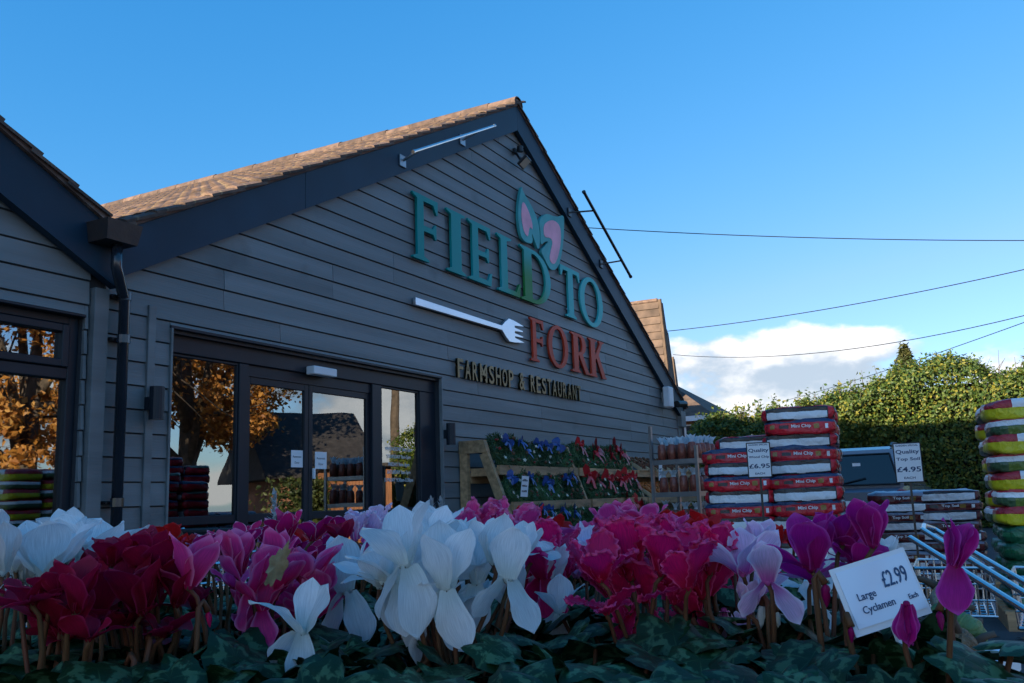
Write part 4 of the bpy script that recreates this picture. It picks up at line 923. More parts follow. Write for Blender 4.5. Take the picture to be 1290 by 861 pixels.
for (a_, b_) in (((-CW+.12, .08, 1.095), (CW-.12, .08, 1.095)), ((CW-.12, .08, 1.095), (rw-.05, .284, zt+.012)), ((rw-.05, .284, zt+.012), (-rw+.05, .284, zt+.012)), ((-rw+.05, .284, zt+.012), (-CW+.12, .08, 1.095))):
    c = MB(); c.tube([a_, b_], .016, 6); c.build('window_seal', 'black_plastic', cab)
c = MB(); c.tube([(-.05, .07, 1.12), (.30, .10, 1.20)], .010, 6); c.build('wiper', 'black_plastic', cab)
c = MB(); c.cbox(-.26, .26, -.012, -.002, .74, .85, .003); c.build('number_plate', 'paper', car)
for s in (-1, 1):
    c = MB(); c.add([(s*(rw+.028), .62, 1.10), (s*(rw+.028), 2.3, 1.10), (s*(rw+.006), 2.1, ROOF-.10), (s*(rw+.006), .68, ROOF-.10)], [(0, 1, 2, 3)]); c.build('side_window', 'car_glass', cab)
    c = MB(); c.tube([(s*(rw-.04), .45, ROOF), (s*(rw-.04), .6, ROOF+.05), (s*(rw-.04), 2.0, ROOF+.055), (s*(rw-.04), 2.2, ROOF+.01)], .02, 8); c.build('roof_rail', 'black_plastic', cab)
    c = MB(); c.cbox(min(s*(CW-.16), s*(CW-.02)), max(s*(CW-.16), s*(CW-.02)), -.005, .10, .78, 1.0, .02); c.build('tail_light', 'tail_red', car)
    for y in (.85, 3.5):
        w = MB(); w.tube([(s*(CW-.2), y, .32), (s*(CW+.01), y, .32)], .32, 20); wo = w.build('wheel', 'tyre', car); w = MB(); w.tube([(s*(CW+.011), y, .32), (s*(CW+.02), y, .32)], .2, 12); w.build('rim', 'grey_metal', wo)
c = MB(); c.cbox(-CW+.05, CW-.05, -.06, .02, .40, .60, .03); c.build('bumper', 'black_plastic', car)
# ------------------------------------------------------------------ hedge, trees and houses behind
def leafmat(name, c1, c2, c3=None, trans=0.35):
    m = bpy.data.materials.new(name); m.use_nodes = True; MATS[name] = m; n = m.node_tree.nodes; l = m.node_tree.links; b = n['Principled BSDF']; b.inputs['Roughness'].default_value = .55
    g = n.new('ShaderNodeNewGeometry'); rp = n.new('ShaderNodeValToRGB'); e = rp.color_ramp.elements; e[0].color = (*c1, 1); e[1].color = (*c2, 1)
    if c3: q = rp.color_ramp.elements.new(.72); q.color = (*c3, 1)
    l.new(g.outputs['Random Per Island'], rp.inputs[0]); l.new(rp.outputs[0], b.inputs['Base Color'])
    o = n['Material Output']; tr = n.new('ShaderNodeBsdfTranslucent'); l.new(rp.outputs[0], tr.inputs['Color']); ms = n.new('ShaderNodeMixShader'); ms.inputs[0].default_value = trans; l.new(b.outputs[0], ms.inputs[1]); l.new(tr.outputs[0], ms.inputs[2]); l.new(ms.outputs[0], o.inputs['Surface'])
leafmat('hedge_leaf', (.030, .075, .016), (.27, .24, .03), (.09, .14, .02))
leafmat('oak_leaf', (.34, .12, .02), (.62, .32, .08), (.50, .22, .04))
leafmat('conifer_leaf', (.03, .05, .015), (.10, .10, .025))
leafmat('ivy_leaf', (.02, .04, .012), (.10, .12, .03))
mat('bark', (0.075, 0.055, 0.040), 0.9, 0.3, 8, bump=0.6, bscale=20)
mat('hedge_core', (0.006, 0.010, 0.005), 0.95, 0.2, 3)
rng = np.random.default_rng(3)
HP = [at(880, 560, 25), at(1000, 560, 25.5), at(1130, 560, 26), at(1330, 560, 26), at(1600, 560, 25)]
HT = [(870, 548), (900, 538), (930, 532), (985, 525), (1040, 512), (1090, 496), (1120, 482), (1150, 476), (1190, 466), (1230, 462), (1260, 466), (1300, 464), (1420, 470), (1650, 480)]
def hedge_top(px):
    for (a, ya), (b, yb) in zip(HT, HT[1:]):
        if px <= b: f = (px-a)/(b-a); return ya+(yb-ya)*f
    return HT[-1][1]
pts = []; nr = []
def hedge_pt(u):
    s = u*(len(HP)-1); i = min(int(s), len(HP)-2); f = s-i; return HP[i].lerp(HP[i+1], f)
us = rng.random(72000)
hg_px = []
for u in us:
    p = hedge_pt(u); px = 880+720*u if False else None
    d = p-CAM; 
    # pixel column of this stretch of hedge gives its height at that distance
    sx = 645+FPX*(d.dot(RT))/d.dot(FW); dist = math.hypot(d.x, d.y); top = at(sx, hedge_top(sx), dist).z - .15
    top += .42*mnoise.noise(Vector((p.y*.9, p.x*.3, 1.7)))+.26*mnoise.noise(Vector((p.y*2.7, 3.1, .2)))
    bulge = .5*mnoise.noise(Vector((p.y*.8, 0, 5.0)))
    if rng.random() < .70:
        z = rng.random()*top; bul = .30*mnoise.noise(Vector((p.y*1.3, z*1.3, 9.0)))+.14*mnoise.noise(Vector((p.y*3.3, z*3.3, 2.0)))
        pts.append((p.x-.9+bul+rng.normal(0, .09)-abs(rng.normal(0, .08)), p.y+rng.normal(0, .06), z)); nr.append((-.8, 0, .45))
    else:
        q = rng.random(); pts.append((p.x-.9+q*1.9+rng.normal(0, .1), p.y+rng.normal(0, .05), top+abs(rng.normal(0, .13))-.12+.25*math.sin(q*3.1))); nr.append((-.3, 0, .9))
hedge = thing('hedge', 'tall leafy boundary hedge, yellow-green on top, behind the car park', 'hedge', (26, -2, 0)); hi_ = Matrix.Translation(hedge.location).inverted()
o = leaf_cloud(pts, .098, 4, .62, np.array(nr), .8).build('foliage', 'hedge_leaf', recalc=False); o.parent = hedge; o.matrix_parent_inverse = hi_
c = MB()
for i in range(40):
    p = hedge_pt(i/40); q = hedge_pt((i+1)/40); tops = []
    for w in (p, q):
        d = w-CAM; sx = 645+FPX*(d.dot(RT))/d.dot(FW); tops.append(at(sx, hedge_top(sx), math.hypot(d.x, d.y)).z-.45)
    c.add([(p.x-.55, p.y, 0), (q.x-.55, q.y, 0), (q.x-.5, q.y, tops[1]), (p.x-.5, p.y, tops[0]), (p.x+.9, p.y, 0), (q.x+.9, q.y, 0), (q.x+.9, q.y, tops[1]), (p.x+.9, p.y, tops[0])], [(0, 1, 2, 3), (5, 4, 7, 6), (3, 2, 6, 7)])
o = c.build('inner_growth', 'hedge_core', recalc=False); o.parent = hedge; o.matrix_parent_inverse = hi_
rq = random.Random(2); pts2 = []; c = MB()
for k in range(150):            # leafy shoots standing proud of the clipped top
    u = rq.random()*.62; p = hedge_pt(u); d = p-CAM; sx = 645+FPX*(d.dot(RT))/d.dot(FW); zt0 = at(sx, hedge_top(sx), math.hypot(d.x, d.y)).z-.15
    b = Vector((p.x+rq.uniform(-.7, .3), p.y, zt0-.25)); hh = rq.uniform(.35, .95); e_ = b+Vector((rq.uniform(-.12, .12), rq.uniform(-.22, .22), hh)); c.tube([b, e_], [.010, .003], 4)
    for j in range(int(hh*26)): q = b.lerp(e_, (j+1)/(hh*26)); pts2.append((q.x+rq.gauss(0, .05), q.y+rq.gauss(0, .06), q.z+rq.gauss(0, .03)))
o = c.build('shoot_stems', 'bark'); o.parent = hedge; o.matrix_parent_inverse = hi_
o = leaf_cloud(pts2, .10, 14, .6).build('shoot_leaves', 'hedge_leaf', recalc=False); o.parent = hedge; o.matrix_parent_inverse = hi_
for px, py, hh in ((1205, 470, .9), (1212, 470, 1.0), (1247, 466, .8), (1262, 464, .9), (975, 520, .5), (1285, 466, .7), (1172, 470, .7), (918, 528, .5)):   # long bare shoots above the hedge
    b = at(px, py+25, 26); c = MB()
    for k in range(3): c.tube([b+Vector((0, rq.uniform(-.2, .2), -.4)), b+Vector((0, rq.uniform(-.16, .16), hh*.5)), b+Vector((0, rq.uniform(-.2, .2), hh*.8+rq.uniform(.0, .3)))], [.012, .008, .004], 5)
    o = c.build('bare_shoot', 'bark'); o.parent = hedge; o.matrix_parent_inverse = hi_
def tree(name, label, base, h, crown, nleaf, lm, lsize, seed, trunk_r=.22, group=None):
    """crown: list of (centre offset, radii)"""
    t = thing(name, label, 'tree', base, 0, group); rg = np.random.default_rng(seed); rq = random.Random(seed)
    c = MB(); top = Vector((rq.uniform(-.3, .3), rq.uniform(-.3, .3), h*.75)); c.tube([(0, 0, -.05), (0.03, 0, h*.2), (top.x*.5, top.y*.5, h*.45), top], [trunk_r, trunk_r*.8, trunk_r*.55, trunk_r*.15], 10)
    for ce, ra in crown:
        s = h*rq.uniform(.2, .45); a = Vector((top.x*s/h, top.y*s/h, s)); e = Vector(ce); mdl = a.lerp(e, .5)+Vector((0, 0, .3))
        c.tube([a, mdl, e], [trunk_r*.42, trunk_r*.26, trunk_r*.08], 7)
        for k in range(5):
            q = e+Vector((rq.gauss(0, ra[0]*.6), rq.gauss(0, ra[1]*.6), rq.gauss(0, ra[2]*.6))); c.tube([mdl.lerp(e, rq.random()), q], [trunk_r*.12, trunk_r*.03], 5)
    c.build('trunk', 'bark', t, smooth=True)
    pts = []; per = nleaf//len(crown)
    for ce, ra in crown:
        ncl = max(6, per//60); cl_ = rg.normal(size=(ncl, 3)); cl_ /= np.linalg.norm(cl_, axis=1)[:, None]; cl_ *= rg.uniform(.45, 1, (ncl, 1)); cl_ = cl_*np.array(ra)+np.array(ce)
        idx = rg.integers(0, ncl, per); pts.append(cl_[idx]+rg.normal(0, .16*min(ra), (per, 3)))
    o = leaf_cloud(np.concatenate(pts), lsize, seed, .65).build('crown', lm, t, recalc=False); return t
# small conifer rising out of the hedge
cp = at(1142, 470, 26.8); tz = at(1141, 440, 26.8).z
t = thing('conifer', 'small pointed conifer rising above the hedge', 'tree', (cp.x, cp.y, 0)); pts = []; nn = []
for i in range(4200):
    f = rng.random()**.7; z = 1.5+(tz-1.5)*f; r = (1-f)*1.0+.10; a = rng.random()*6.283; q = r*math.sqrt(rng.random())*(1+.3*math.sin(a*5+z*3)); pts.append((q*math.cos(a), q*math.sin(a), z+rng.normal(0, .08)))
leaf_cloud(pts, .15, 8, .35).build('crown', 'conifer_leaf', t, recalc=False); c = MB(); c.tube([(0, 0, 0), (0, 0, tz-.4)], [.1, .02], 8); c.build('trunk', 'bark', t)
# autumn oaks across the car park (seen mirrored in the shop windows)
def refl_pos(px, dist):
    """ground point seen mirrored in the front glass at pixel column px, dist metres beyond the glass"""
    w = on_y(px, 560, .1); d = (w-CAM); d = Vector((d.x, -d.y, 0)).normalized(); return Vector((w.x, w.y, 0)) + d*dist
p = refl_pos(235, 21)
tree('oak_tree', 'broad autumn oak with orange leaves across the car park', (p.x, p.y, 0), 9.5, [((-1, 0, 5.5), (2.6, 2.6, 1.8)), ((2, 1, 6.5), (2.4, 2.4, 1.9)), ((.5, -1.5, 8.2), (2.6, 2.4, 1.8)), ((-2.5, 1.5, 7.2), (2.0, 2.2, 1.6)), ((3.2, -1.2, 4.6), (2.0, 2.0, 1.4)), ((4.2, -2.0, 6.6), (1.8, 1.8, 1.4)), ((1.0, .6, 4.0), (2.2, 2.0, 1.1)), ((5.0, -3.0, 4.0), (1.6, 1.6, 1.1)), ((-3.0, -1, 4.2), (1.8, 1.8, 1.2)), ((0, 2, 9.4), (1.8, 1.8, 1.2))], 20000, 'oak_leaf', .17, 21, .35)
p = refl_pos(30, 15)
tree('oak_tree', 'second orange-leaved oak mirrored in the annexe window', (p.x, p.y, 0), 8.0, [((-1, 0, 4.5), (2.2, 2.2, 1.6)), ((1.5, 1, 5.5), (2.2, 2.2, 1.7)), ((.3, -1.2, 6.8), (2.2, 2.2, 1.5)), ((-2.0, 1.0, 6.0), (1.8, 1.8, 1.4)), ((1.0, 0, 3.0), (1.6, 1.6, .9)), ((-1.5, .5, 2.4), (1.6, 1.6, .9))], 11000, 'oak_leaf', .16, 22, .3)
p = refl_pos(120, 30)
tree('oak_tree', 'distant orange oak beyond the car park', (p.x, p.y, 0), 9.0, [((-1.5, 0, 5.5), (2.6, 2.6, 1.8)), ((2, 1, 6.5), (2.4, 2.4, 1.9)), ((.5, -1.5, 8.0), (2.6, 2.4, 1.8)), ((0, 0, 3.2), (2.6, 2.4, 1.0))], 8000, 'oak_leaf', .2, 23, .3)
# dark-roofed house and timber shed across the car park (mirrored in the doors)
mat('slate', (0.035, 0.030, 0.028), 0.75, 0.3, 5, bump=0.3, bscale=30)
mat('brick', (0.27, 0.12, 0.07), 0.85, 0.25, 12, bump=0.3, bscale=60)
mat('shed_timber', (0.26, 0.11, 0.05), 0.7, 0.25, 4, stretch=(6, 6, .5), bump=0.3)
mat('roof_tile_far', (0.085, 0.058, 0.042), 0.85, 0.3, 3, bump=0.4, bscale=40, rand=.2)
mat('white_paint', (0.72, 0.73, 0.74), 0.5, 0.04, 4)
a = refl_pos(352, 24); b = refl_pos(462, 24); dv = (b-a); ln = dv.length; rz = math.atan2(dv.y, dv.x)
hs = thing('house', 'low house with a dark sweeping roof across the car park', 'house', a, rz)
c = MB(); c.box(0, ln, -6, 0, 0, 2.2); c.build('wall', 'brick', hs)
c = MB(); c.prism([(.5, 2.1), (-3, 4.6), (-6.5, 2.1), (-6.5, 2.0), (.5, 2.0)], -.6, ln+.6, 'yz'); c.build('roof', 'slate', hs)
a = refl_pos(440, 17); b = refl_pos(492, 17); dv = (b-a); ln = dv.length; rz = math.atan2(dv.y, dv.x)
hs = thing('shed', 'orange-brown timber shed across the car park', 'shed', a, rz)
for i in range(14): c = MB(); c.box(ln*i/14+.004, ln*(i+1)/14-.004, 0, .03, .05, 2.1); c.build('plank', 'shed_timber', hs)
c = MB(); c.box(0.002, ln-.002, -2.2, -.001, 0, 2.08); c.build('wall', 'shed_timber', hs); c = MB(); c.box(-.2, ln+.2, -2.4, .25, 2.101, 2.2); c.build('roof', 'slate', hs)
c = MB(); c.box(ln*.35, ln*.6, .031, .05, .9, 1.9); c.build('window', 'dark_core', hs)
pp = refl_pos(497, 20); t = thing('utility_pole', 'wooden utility pole across the car park', 'pole', pp); c = MB(); c.tube([(0, 0, 0), (0, 0, 8.5)], [.15, .11], 10); c.build('post', 'bark', t); c = MB(); c.bar((-.8, 0, 8), (.8, 0, 8), .1, .12); c.build('crossarm', 'bark', t)
pts = []; r2 = np.random.default_rng(91); a = refl_pos(375, 19); b = refl_pos(440, 19)
for i in range(6000):
    f = r2.random(); q = a.lerp(b, f); pts.append((q.x+r2.normal(0, .5), q.y+r2.normal(0, .5), 1.7*r2.random()**.6+.2*math.sin(f*9)))
ob = leaf_cloud(pts, .14, 5, .6).build('shrub_row', 'ivy_leaf', recalc=False); tag(ob, 'low green shrub border across the car park', 'shrub')

# houses beyond the gable
def far_house(k, dist, pxr, pytop, label):
    top = at(pxr, pytop, dist); zt = top.z; ze = 3.2
    t = thing('house', label, 'house', (top.x, top.y, 0))
    c = MB(); c.box(-.10, .68, -.04, 7.0, 0, ze); c.build('wall', 'brick', t)
    c = MB(); e = .26
    v = [(-.14, -e, ze), (.75, -e, ze), (.75, 7.2, ze), (-.14, 7.2, ze), (0, 0, zt), (.5, 0, zt), (.5, 6.8, zt), (0, 6.8, zt)]
    c.add(v, [(0, 3, 2, 1), (4, 5, 6, 7), (0, 1, 5, 4), (1, 2, 6, 5), (2, 3, 7, 6), (3, 0, 4, 7)]); r_ = c.build('roof', 'roof_tile_far', t)
    c = MB(); c.cbox(-.06, .06, .0, 6.8, zt-.04, zt+.08, .03); c.build('ridge', 'tile', r_)
    c = MB(); c.bar((-.16, -e-.03, ze), (-.02, -.04, zt+.03), .05, .18); c.build('barge_board', 'wood_dark', r_)
    for i in range(16):          # courses of plain tiles lapping up the steep face
        f0, f1 = i/16, (i+1)/16; xa = -.14*(1-f0); z0 = ze+(zt-ze)*f0; z1 = ze+(zt-ze)*f1; ya = -e*(1-f0)
        c = MB(); c.add([(xa-.05, ya, z0), (xa-.05, 6.9, z0), (-.14*(1-f1)-.015, 6.9, z1), (-.14*(1-f1)-.015, -e*(1-f1), z1), (xa, ya, z0), (xa, 6.9, z0)], [(0, 3, 2, 1), (0, 1, 5, 4)]); c.build('tile_course', 'roof_tile_far', r_)
far_house(0, 30, 829, 379, 'steep brown tiled roof rising nearest beyond the right gable slope')
far_house(1, 37, 837, 417, 'steep brown roof second beyond the right gable slope')
far_house(2, 46, 846, 451, 'small steep roof farthest beyond the right gable slope')
er = at(898, 523, 44); ez = er.z; hs = thing('house', 'brick house with hipped brown roof and white fascia beyond the corner', 'house', (er.x, er.y, 0))
c = MB(); c.box(.3, 7, .3, 9, 0, ez-.02); c.build('wall', 'brick', hs)
c = MB(); rt = ez+1.75; c.add([(-.1, -.1, ez), (7.4, -.1, ez), (7.4, 9.4, ez), (-.1, 9.4, ez), (3.5, 3.4, rt+.6), (3.5, 6, rt+.6)], [(0, 1, 4), (1, 2, 5, 4), (2, 3, 5), (3, 0, 4, 5), (0, 3, 2, 1)]); c.build('roof', 'roof_tile_far', hs)
c = MB(); c.box(-.12, -.09, -.12, 9.4, ez-.22, ez+.02); c.box(-.089, 7.4, -.12, -.09, ez-.22, ez+.02); c.build('fascia', 'white_paint', hs)
w = MB(); w.box(.24, .297, .9, 2.0, ez-1.5, ez-.35); w.build('window', 'white_paint', hs); w = MB()
for yy in (.95, 1.5): w.box(.235, .2395, yy, yy+.45, ez-1.42, ez-.42)
w.build('pane', 'dark_core', hs)
er2 = at(920, 546, 50); hs = thing('house', 'low brown roof sloping away behind the hedge end', 'house', (er2.x, er2.y, 0)); c = MB(); c.box(.2, 5, .2, 6, 0, er2.z-.2); c.build('wall', 'brick', hs)
c = MB(); c.prism([(-.2, er2.z-.2), (3, er2.z+1.6), (6.2, er2.z-.2)], 0, 6.5, 'yz'); c.build('roof', 'roof_tile_far', hs)
# overhead wires
def wire(a, b, sag, label, r=.011):
    c = MB(); n = 26; c.tube([a.lerp(b, i/n)-Vector((0, 0, sag*4*(i/n)*(1-i/n))) for i in range(n+1)], r, 6, cap=False); o = c.build('overhead_wire', 'black_plastic', recalc=False); tag(o, label, 'wire'); return o
w0 = on_y(737, 287, -.10)
wire(Vector(w0), at(1500, 301, 16), .10, 'topmost overhead wire running from the barge board to the right', .007)
wire(at(836, 418, 31), at(1600, 262, 26), .35, 'second overhead wire rising to the right over the clouds', .013)
wire(at(848, 447, 40), at(1600, 306, 26), .95, 'third overhead wire sagging from the far roof', .013)
wire(at(985, 506, 60), at(1600, 290, 26), .25, 'lowest overhead wire coming up from behind the hedge', .014)
# a conifer tip poking in from outside the right of the picture
cp = at(1325, 430, 30); t = thing('conifer', 'dark conifer whose branch tips enter at the right edge', 'tree', (cp.x, cp.y, 0)); pts = []
tz2 = at(1325, 395, 30).z
for i in range(3500):
    f = rng.random()**.7; z = 2+(tz2-2)*f; r = (1-f)*2.4+.15; a = rng.random()*6.283; q = r*math.sqrt(rng.random()); pts.append((q*math.cos(a), q*math.sin(a), z-.25*q))
leaf_cloud(pts, .2, 18, .3).build('crown', 'conifer_leaf', t, recalc=False); c = MB(); c.tube([(0, 0, 0), (0, 0, tz2-.3)], [.15, .02], 8); c.build('trunk', 'bark', t)
# ------------------------------------------------------------------ shopping trolleys
def wire_basket(mb, x0, x1, y0, y1, z0, z1, taper, nx, ny, nz, r=.0028):
    def P_(x, y, z):
        f = (z1-z)/(z1-z0); xm = (x0+x1)/2; ym = (y0+y1)/2; return (xm+(x-xm)*(1-taper*f), ym+(y-ym)*(1-taper*f), z)
    for k in range(nz+1):
        z = z0+(z1-z0)*k/nz; mb.tube([P_(x0, y0, z), P_(x1, y0, z), P_(x1, y1, z), P_(x0, y1, z), P_(x0, y0, z)], r*(1.9 if k in (0, nz) else 1), 5, cap=False)
    for i in range(nx+1):
        x = x0+(x1-x0)*i/nx; mb.tube([P_(x, y0, z1), P_(x, y0, z0), P_(x, y1, z0), P_(x, y1, z1)], r, 5, cap=False)
    for i in range(1, ny):
        y = y0+(y1-y0)*i/ny; mb.tube([P_(x0, y, z1), P_(x0, y, z0), P_(x1, y, z0), P_(x1, y, z1)], r, 5, cap=False)
def make_trolley():
    t = thing('shopping_trolley', 'x', 'trolley', (0, 0, 0), 0, 'nested trolleys by the entrance')
    b = MB(); wire_basket(b, .05, .80, -.24, .24, .48, .86, .12, 12, 8, 6); b.build('basket', 'chrome', t)
    c = MB(); c.tube([(-.02, -.27, .965), (-.02, .27, .965)], .014, 10); c.build('handle', 'black_plastic', t)
    for s in (-1, 1):
        c = MB(); c.tube([(-.02, s*.272, .965), (-.02, s*.284, .965)], .019, 10); c.build('end_cap', 'black_plastic', t)
        c = MB(); c.tube([(-.02, s*.22, .965), (.02, s*.23, .975), (.06, s*.24, .93), (.10, s*.24, .86)], .008, 8); c.tube([(.10, s*.24, .86), (.12, s*.24, .48), (.05, s*.25, .14)], .010, 8); c.build('side_tube', 'chrome', t)
        c = MB(); c.tube([(.05, s*.25, .14), (.72, s*.17, .14)], .010, 8); c.build('chassis_tube', 'chrome', t)
        for x, y in ((.05, .25), (.72, .17)):
            c = MB(); c.tube([(x, s*y-.015, .055), (x, s*y+.015, .055)], .055, 12); c.build('wheel', 'black_plastic', t)
    c = MB(); c.tube([(.02, -.20, .86), (.0, -.20, .94), (.0, -.06, .955), (.0, .06, .955), (.0, .20, .94), (.02, .20, .86)], .004, 6); c.build('seat_flap', 'chrome', t)
    return t
proto = make_trolley(); rows = [2.68, 2.25, 1.82, 1.39, .96]
for i, x in enumerate(rows):
    o = proto if i == 0 else copy_tree(proto); o.location = (x, -3.0+.02*i, 0); o['label'] = '%s wire shopping trolley of the nested row before the shop wall' % ('foremost', 'second', 'third', 'fourth', 'rearmost')[i]
mat('leaf_litter', (0.16, 0.075, 0.03), 0.8, 0.3, 6, rand=0.4)
# flat trolley with slanting chrome rails at the right edge of the picture
gt = thing('garden_trolley', 'chrome plant trolley with wire trays at the right edge', 'trolley', (2.75, -5.62, 0)); gi_ = Matrix.Translation(gt.location).inverted()
def gk(mb, name, m): o = mb.build(name, m, None); o.parent = gt; o.matrix_parent_inverse = gi_; return o
for (pa, da), (pb, db) in ((((1147, 678), 2.55), ((1330, 793), 1.95)), (((1163, 668), 2.75), ((1330, 772), 2.1)), (((1177, 667), 2.95), ((1330, 757), 2.3))):
    a = at(*pa, da); b = at(*pb, db); c = MB(); c.tube([a, b], .0075, 10); gk(c, 'rail', 'chrome')
a = at(1163, 668, 2.75); b = at(1177, 667, 2.95); c = MB(); c.tube([a, a.lerp(b, .5)+Vector((-.02, .01, .012)), b], .0075, 10); gk(c, 'rail_end', 'chrome')
for k, (pa, pb, d, dep) in enumerate((((1152, 716), (1252, 776), 2.9, .34), ((1272, 728), (1420, 792), 2.5, .30))):
    a = at(*pa, d); b = at(pb[0], pa[1], d); zb_ = at(pa[0], pb[1], d).z; bk = MB(); ww = (b-a).length
    wire_basket(bk, 0, ww, 0, dep, zb_-a.z, 0, .06, 9, 5, 3, .0026); o = bk.build('wire_tray', 'chrome'); ag = math.atan2(b.y-a.y, b.x-a.x)
    o.parent = gt; o.matrix_local = Matrix.Translation(a-gt.location) @ Matrix.Rotation(ag, 4, 'Z')
    for sx in (.05, ww-.05):
        for sy in (.03, dep-.03):
            q = a + Matrix.Rotation(ag, 3, 'Z') @ Vector((sx, sy, 0)); c = MB(); c.tube([(q.x, q.y, zb_+.01), (q.x, q.y, .05)], .007, 6); gk(c, 'leg', 'chrome')
            c = MB(); c.tube([(q.x-.012, q.y, .045), (q.x+.012, q.y, .045)], .045, 10); gk(c, 'wheel', 'black_plastic')
lm = MB(); n = 8; vs = [(0, 0, .003)]+[(.035*math.cos(6.283*k/n)*(1.4 if k % 4 == 0 else 1), .025*math.sin(6.283*k/n), .002+.008*((k % 3)/2)) for k in range(n)]; lm.add(vs, [(0, 1+k, 1+(k+1) % n) for k in range(n)]); litter_me = lm.mesh('leaf', 'leaf_litter')
rl = random.Random(8)
for i in range(36):
    p = on_z(rl.uniform(1185, 1300), rl.uniform(800, 880), 0); q = bpy.data.objects.new('fallen_leaf', litter_me); COL.objects.link(q); q.location = (p.x+rl.uniform(-.4, 1.6), p.y+rl.uniform(-.3, .3), .003); q.rotation_euler = (0, 0, rl.uniform(0, 6)); q.scale = (rl.uniform(.7, 1.5),)*3
    tag(q, 'brown fallen leaf lying on the tarmac below the garden trolley', 'leaf', 'fallen leaves on the tarmac')

# ------------------------------------------------------------------ cyclamen display
def petal_col(name, base, tip, edge=None, edge_w=.80, vein=.0, rough=.55, trans=.45):
    def bld(n, l, b):
        uv = n.new('ShaderNodeUVMap'); s = n.new('ShaderNodeSeparateXYZ'); l.new(uv.outputs[0], s.inputs[0])
        mr = n.new('ShaderNodeMapRange'); mr.interpolation_type = 'SMOOTHSTEP'; l.new(s.outputs[1], mr.inputs[0]); mr.inputs[1].default_value = .02; mr.inputs[2].default_value = .55
        mx = n.new('ShaderNodeMix'); mx.data_type = 'RGBA'; l.new(mr.outputs[0], mx.inputs[0]); mx.inputs[6].default_value = (*base, 1); mx.inputs[7].default_value = (*tip, 1); cur = mx.outputs[2]
        # fine lengthwise veins
        tx = n.new('ShaderNodeTexNoise'); tx.inputs['Scale'].default_value = 9; tx.inputs['Detail'].default_value = 3; mp = n.new('ShaderNodeMapping'); mp.inputs['Scale'].default_value = (3.5, .35, 1); l.new(uv.outputs[0], mp.inputs[0]); oi = n.new('ShaderNodeObjectInfo'); cb = n.new('ShaderNodeVectorMath'); cb.operation = 'ADD'; l.new(mp.outputs[0], cb.inputs[0]); l.new(oi.outputs['Location'], cb.inputs[1]); l.new(cb.outputs[0], tx.inputs['Vector'])
        v = n.new('ShaderNodeMapRange'); l.new(tx.outputs['Fac'], v.inputs[0]); v.inputs[1].default_value = .35; v.inputs[2].default_value = .65; v.inputs[3].default_value = 1-.16-vein; v.inputs[4].default_value = 1.08
        hs = n.new('ShaderNodeHueSaturation'); rv = n.new('ShaderNodeMapRange'); l.new(oi.outputs['Random'], rv.inputs[0]); rv.inputs[3].default_value = .84; rv.inputs[4].default_value = 1.05
        mv = n.new('ShaderNodeMath'); mv.operation = 'MULTIPLY'; l.new(v.outputs[0], mv.inputs[0]); l.new(rv.outputs[0], mv.inputs[1]); l.new(mv.outputs[0], hs.inputs['Value']); l.new(cur, hs.inputs['Color']); cur = hs.outputs[0]
        if edge:
            a = n.new('ShaderNodeMath'); a.operation = 'ABSOLUTE'; l.new(s.outputs[0], a.inputs[0]); m2 = n.new('ShaderNodeMath'); m2.operation = 'MAXIMUM'; l.new(a.outputs[0], m2.inputs[0]); v4 = n.new('ShaderNodeMath'); v4.operation = 'POWER'; l.new(s.outputs[1], v4.inputs[0]); v4.inputs[1].default_value = 1.6; l.new(v4.outputs[0], m2.inputs[1])
            e = n.new('ShaderNodeMapRange'); e.interpolation_type = 'SMOOTHSTEP'; l.new(m2.outputs[0], e.inputs[0]); e.inputs[1].default_value = edge_w; e.inputs[2].default_value = 1.0
            x2 = n.new('ShaderNodeMix'); x2.data_type = 'RGBA'; l.new(e.outputs[0], x2.inputs[0]); l.new(cur, x2.inputs[6]); x2.inputs[7].default_value = (*edge, 1); cur = x2.outputs[2]
        bp = n.new('ShaderNodeBump'); bp.inputs['Strength'].default_value = .18; bp.inputs['Distance'].default_value = .001; l.new(tx.outputs['Fac'], bp.inputs['Height']); l.new(bp.outputs[0], b.inputs['Normal'])
        return cur
    uv_mat(name, bld, rough, trans, .35)
petal_col('petal_white', (.80, .84, .78), (.95, .95, .95), trans=.45)
petal_col('petal_blush', (.80, .34, .62), (.94, .78, .92), (.96, .88, .95), .7, .08)
petal_col('petal_crimson', (.20, .0, .012), (.44, .004, .045), (.50, .02, .09), .8, .05)
petal_col('petal_red', (.50, .004, .006), (.74, .012, .014), (.80, .03, .04), .8, .05)
petal_col('petal_pink', (.78, .008, .14), (.95, .055, .28), (.96, .26, .50), .66, .06)
petal_col('petal_hot', (.64, .002, .06), (.94, .010, .16), (.96, .11, .34), .76, .08)
petal_col('petal_two', (.55, .003, .09), (.76, .012, .17), (.95, .58, .74), .87, .05)
petal_col('petal_purple', (.48, .004, .16), (.58, .012, .28), (.66, .08, .42), .78, .07)
petal_col('petal_pale', (.84, .16, .54), (.95, .62, .86), (.97, .82, .95), .7, .10)
mat('stem', (0.15, 0.045, 0.022), 0.55, 0.2, 20, col2=(0.10, 0.06, 0.025), spec=.2)
mat('calyx', (0.10, 0.07, 0.035), 0.6, 0.2, 20)
mat('pot', (0.09, 0.035, 0.02), 0.6, 0.1, 5)
mat('compost', (0.02, 0.014, 0.010), 0.95, 0.4, 30, bump=.8, bscale=80)
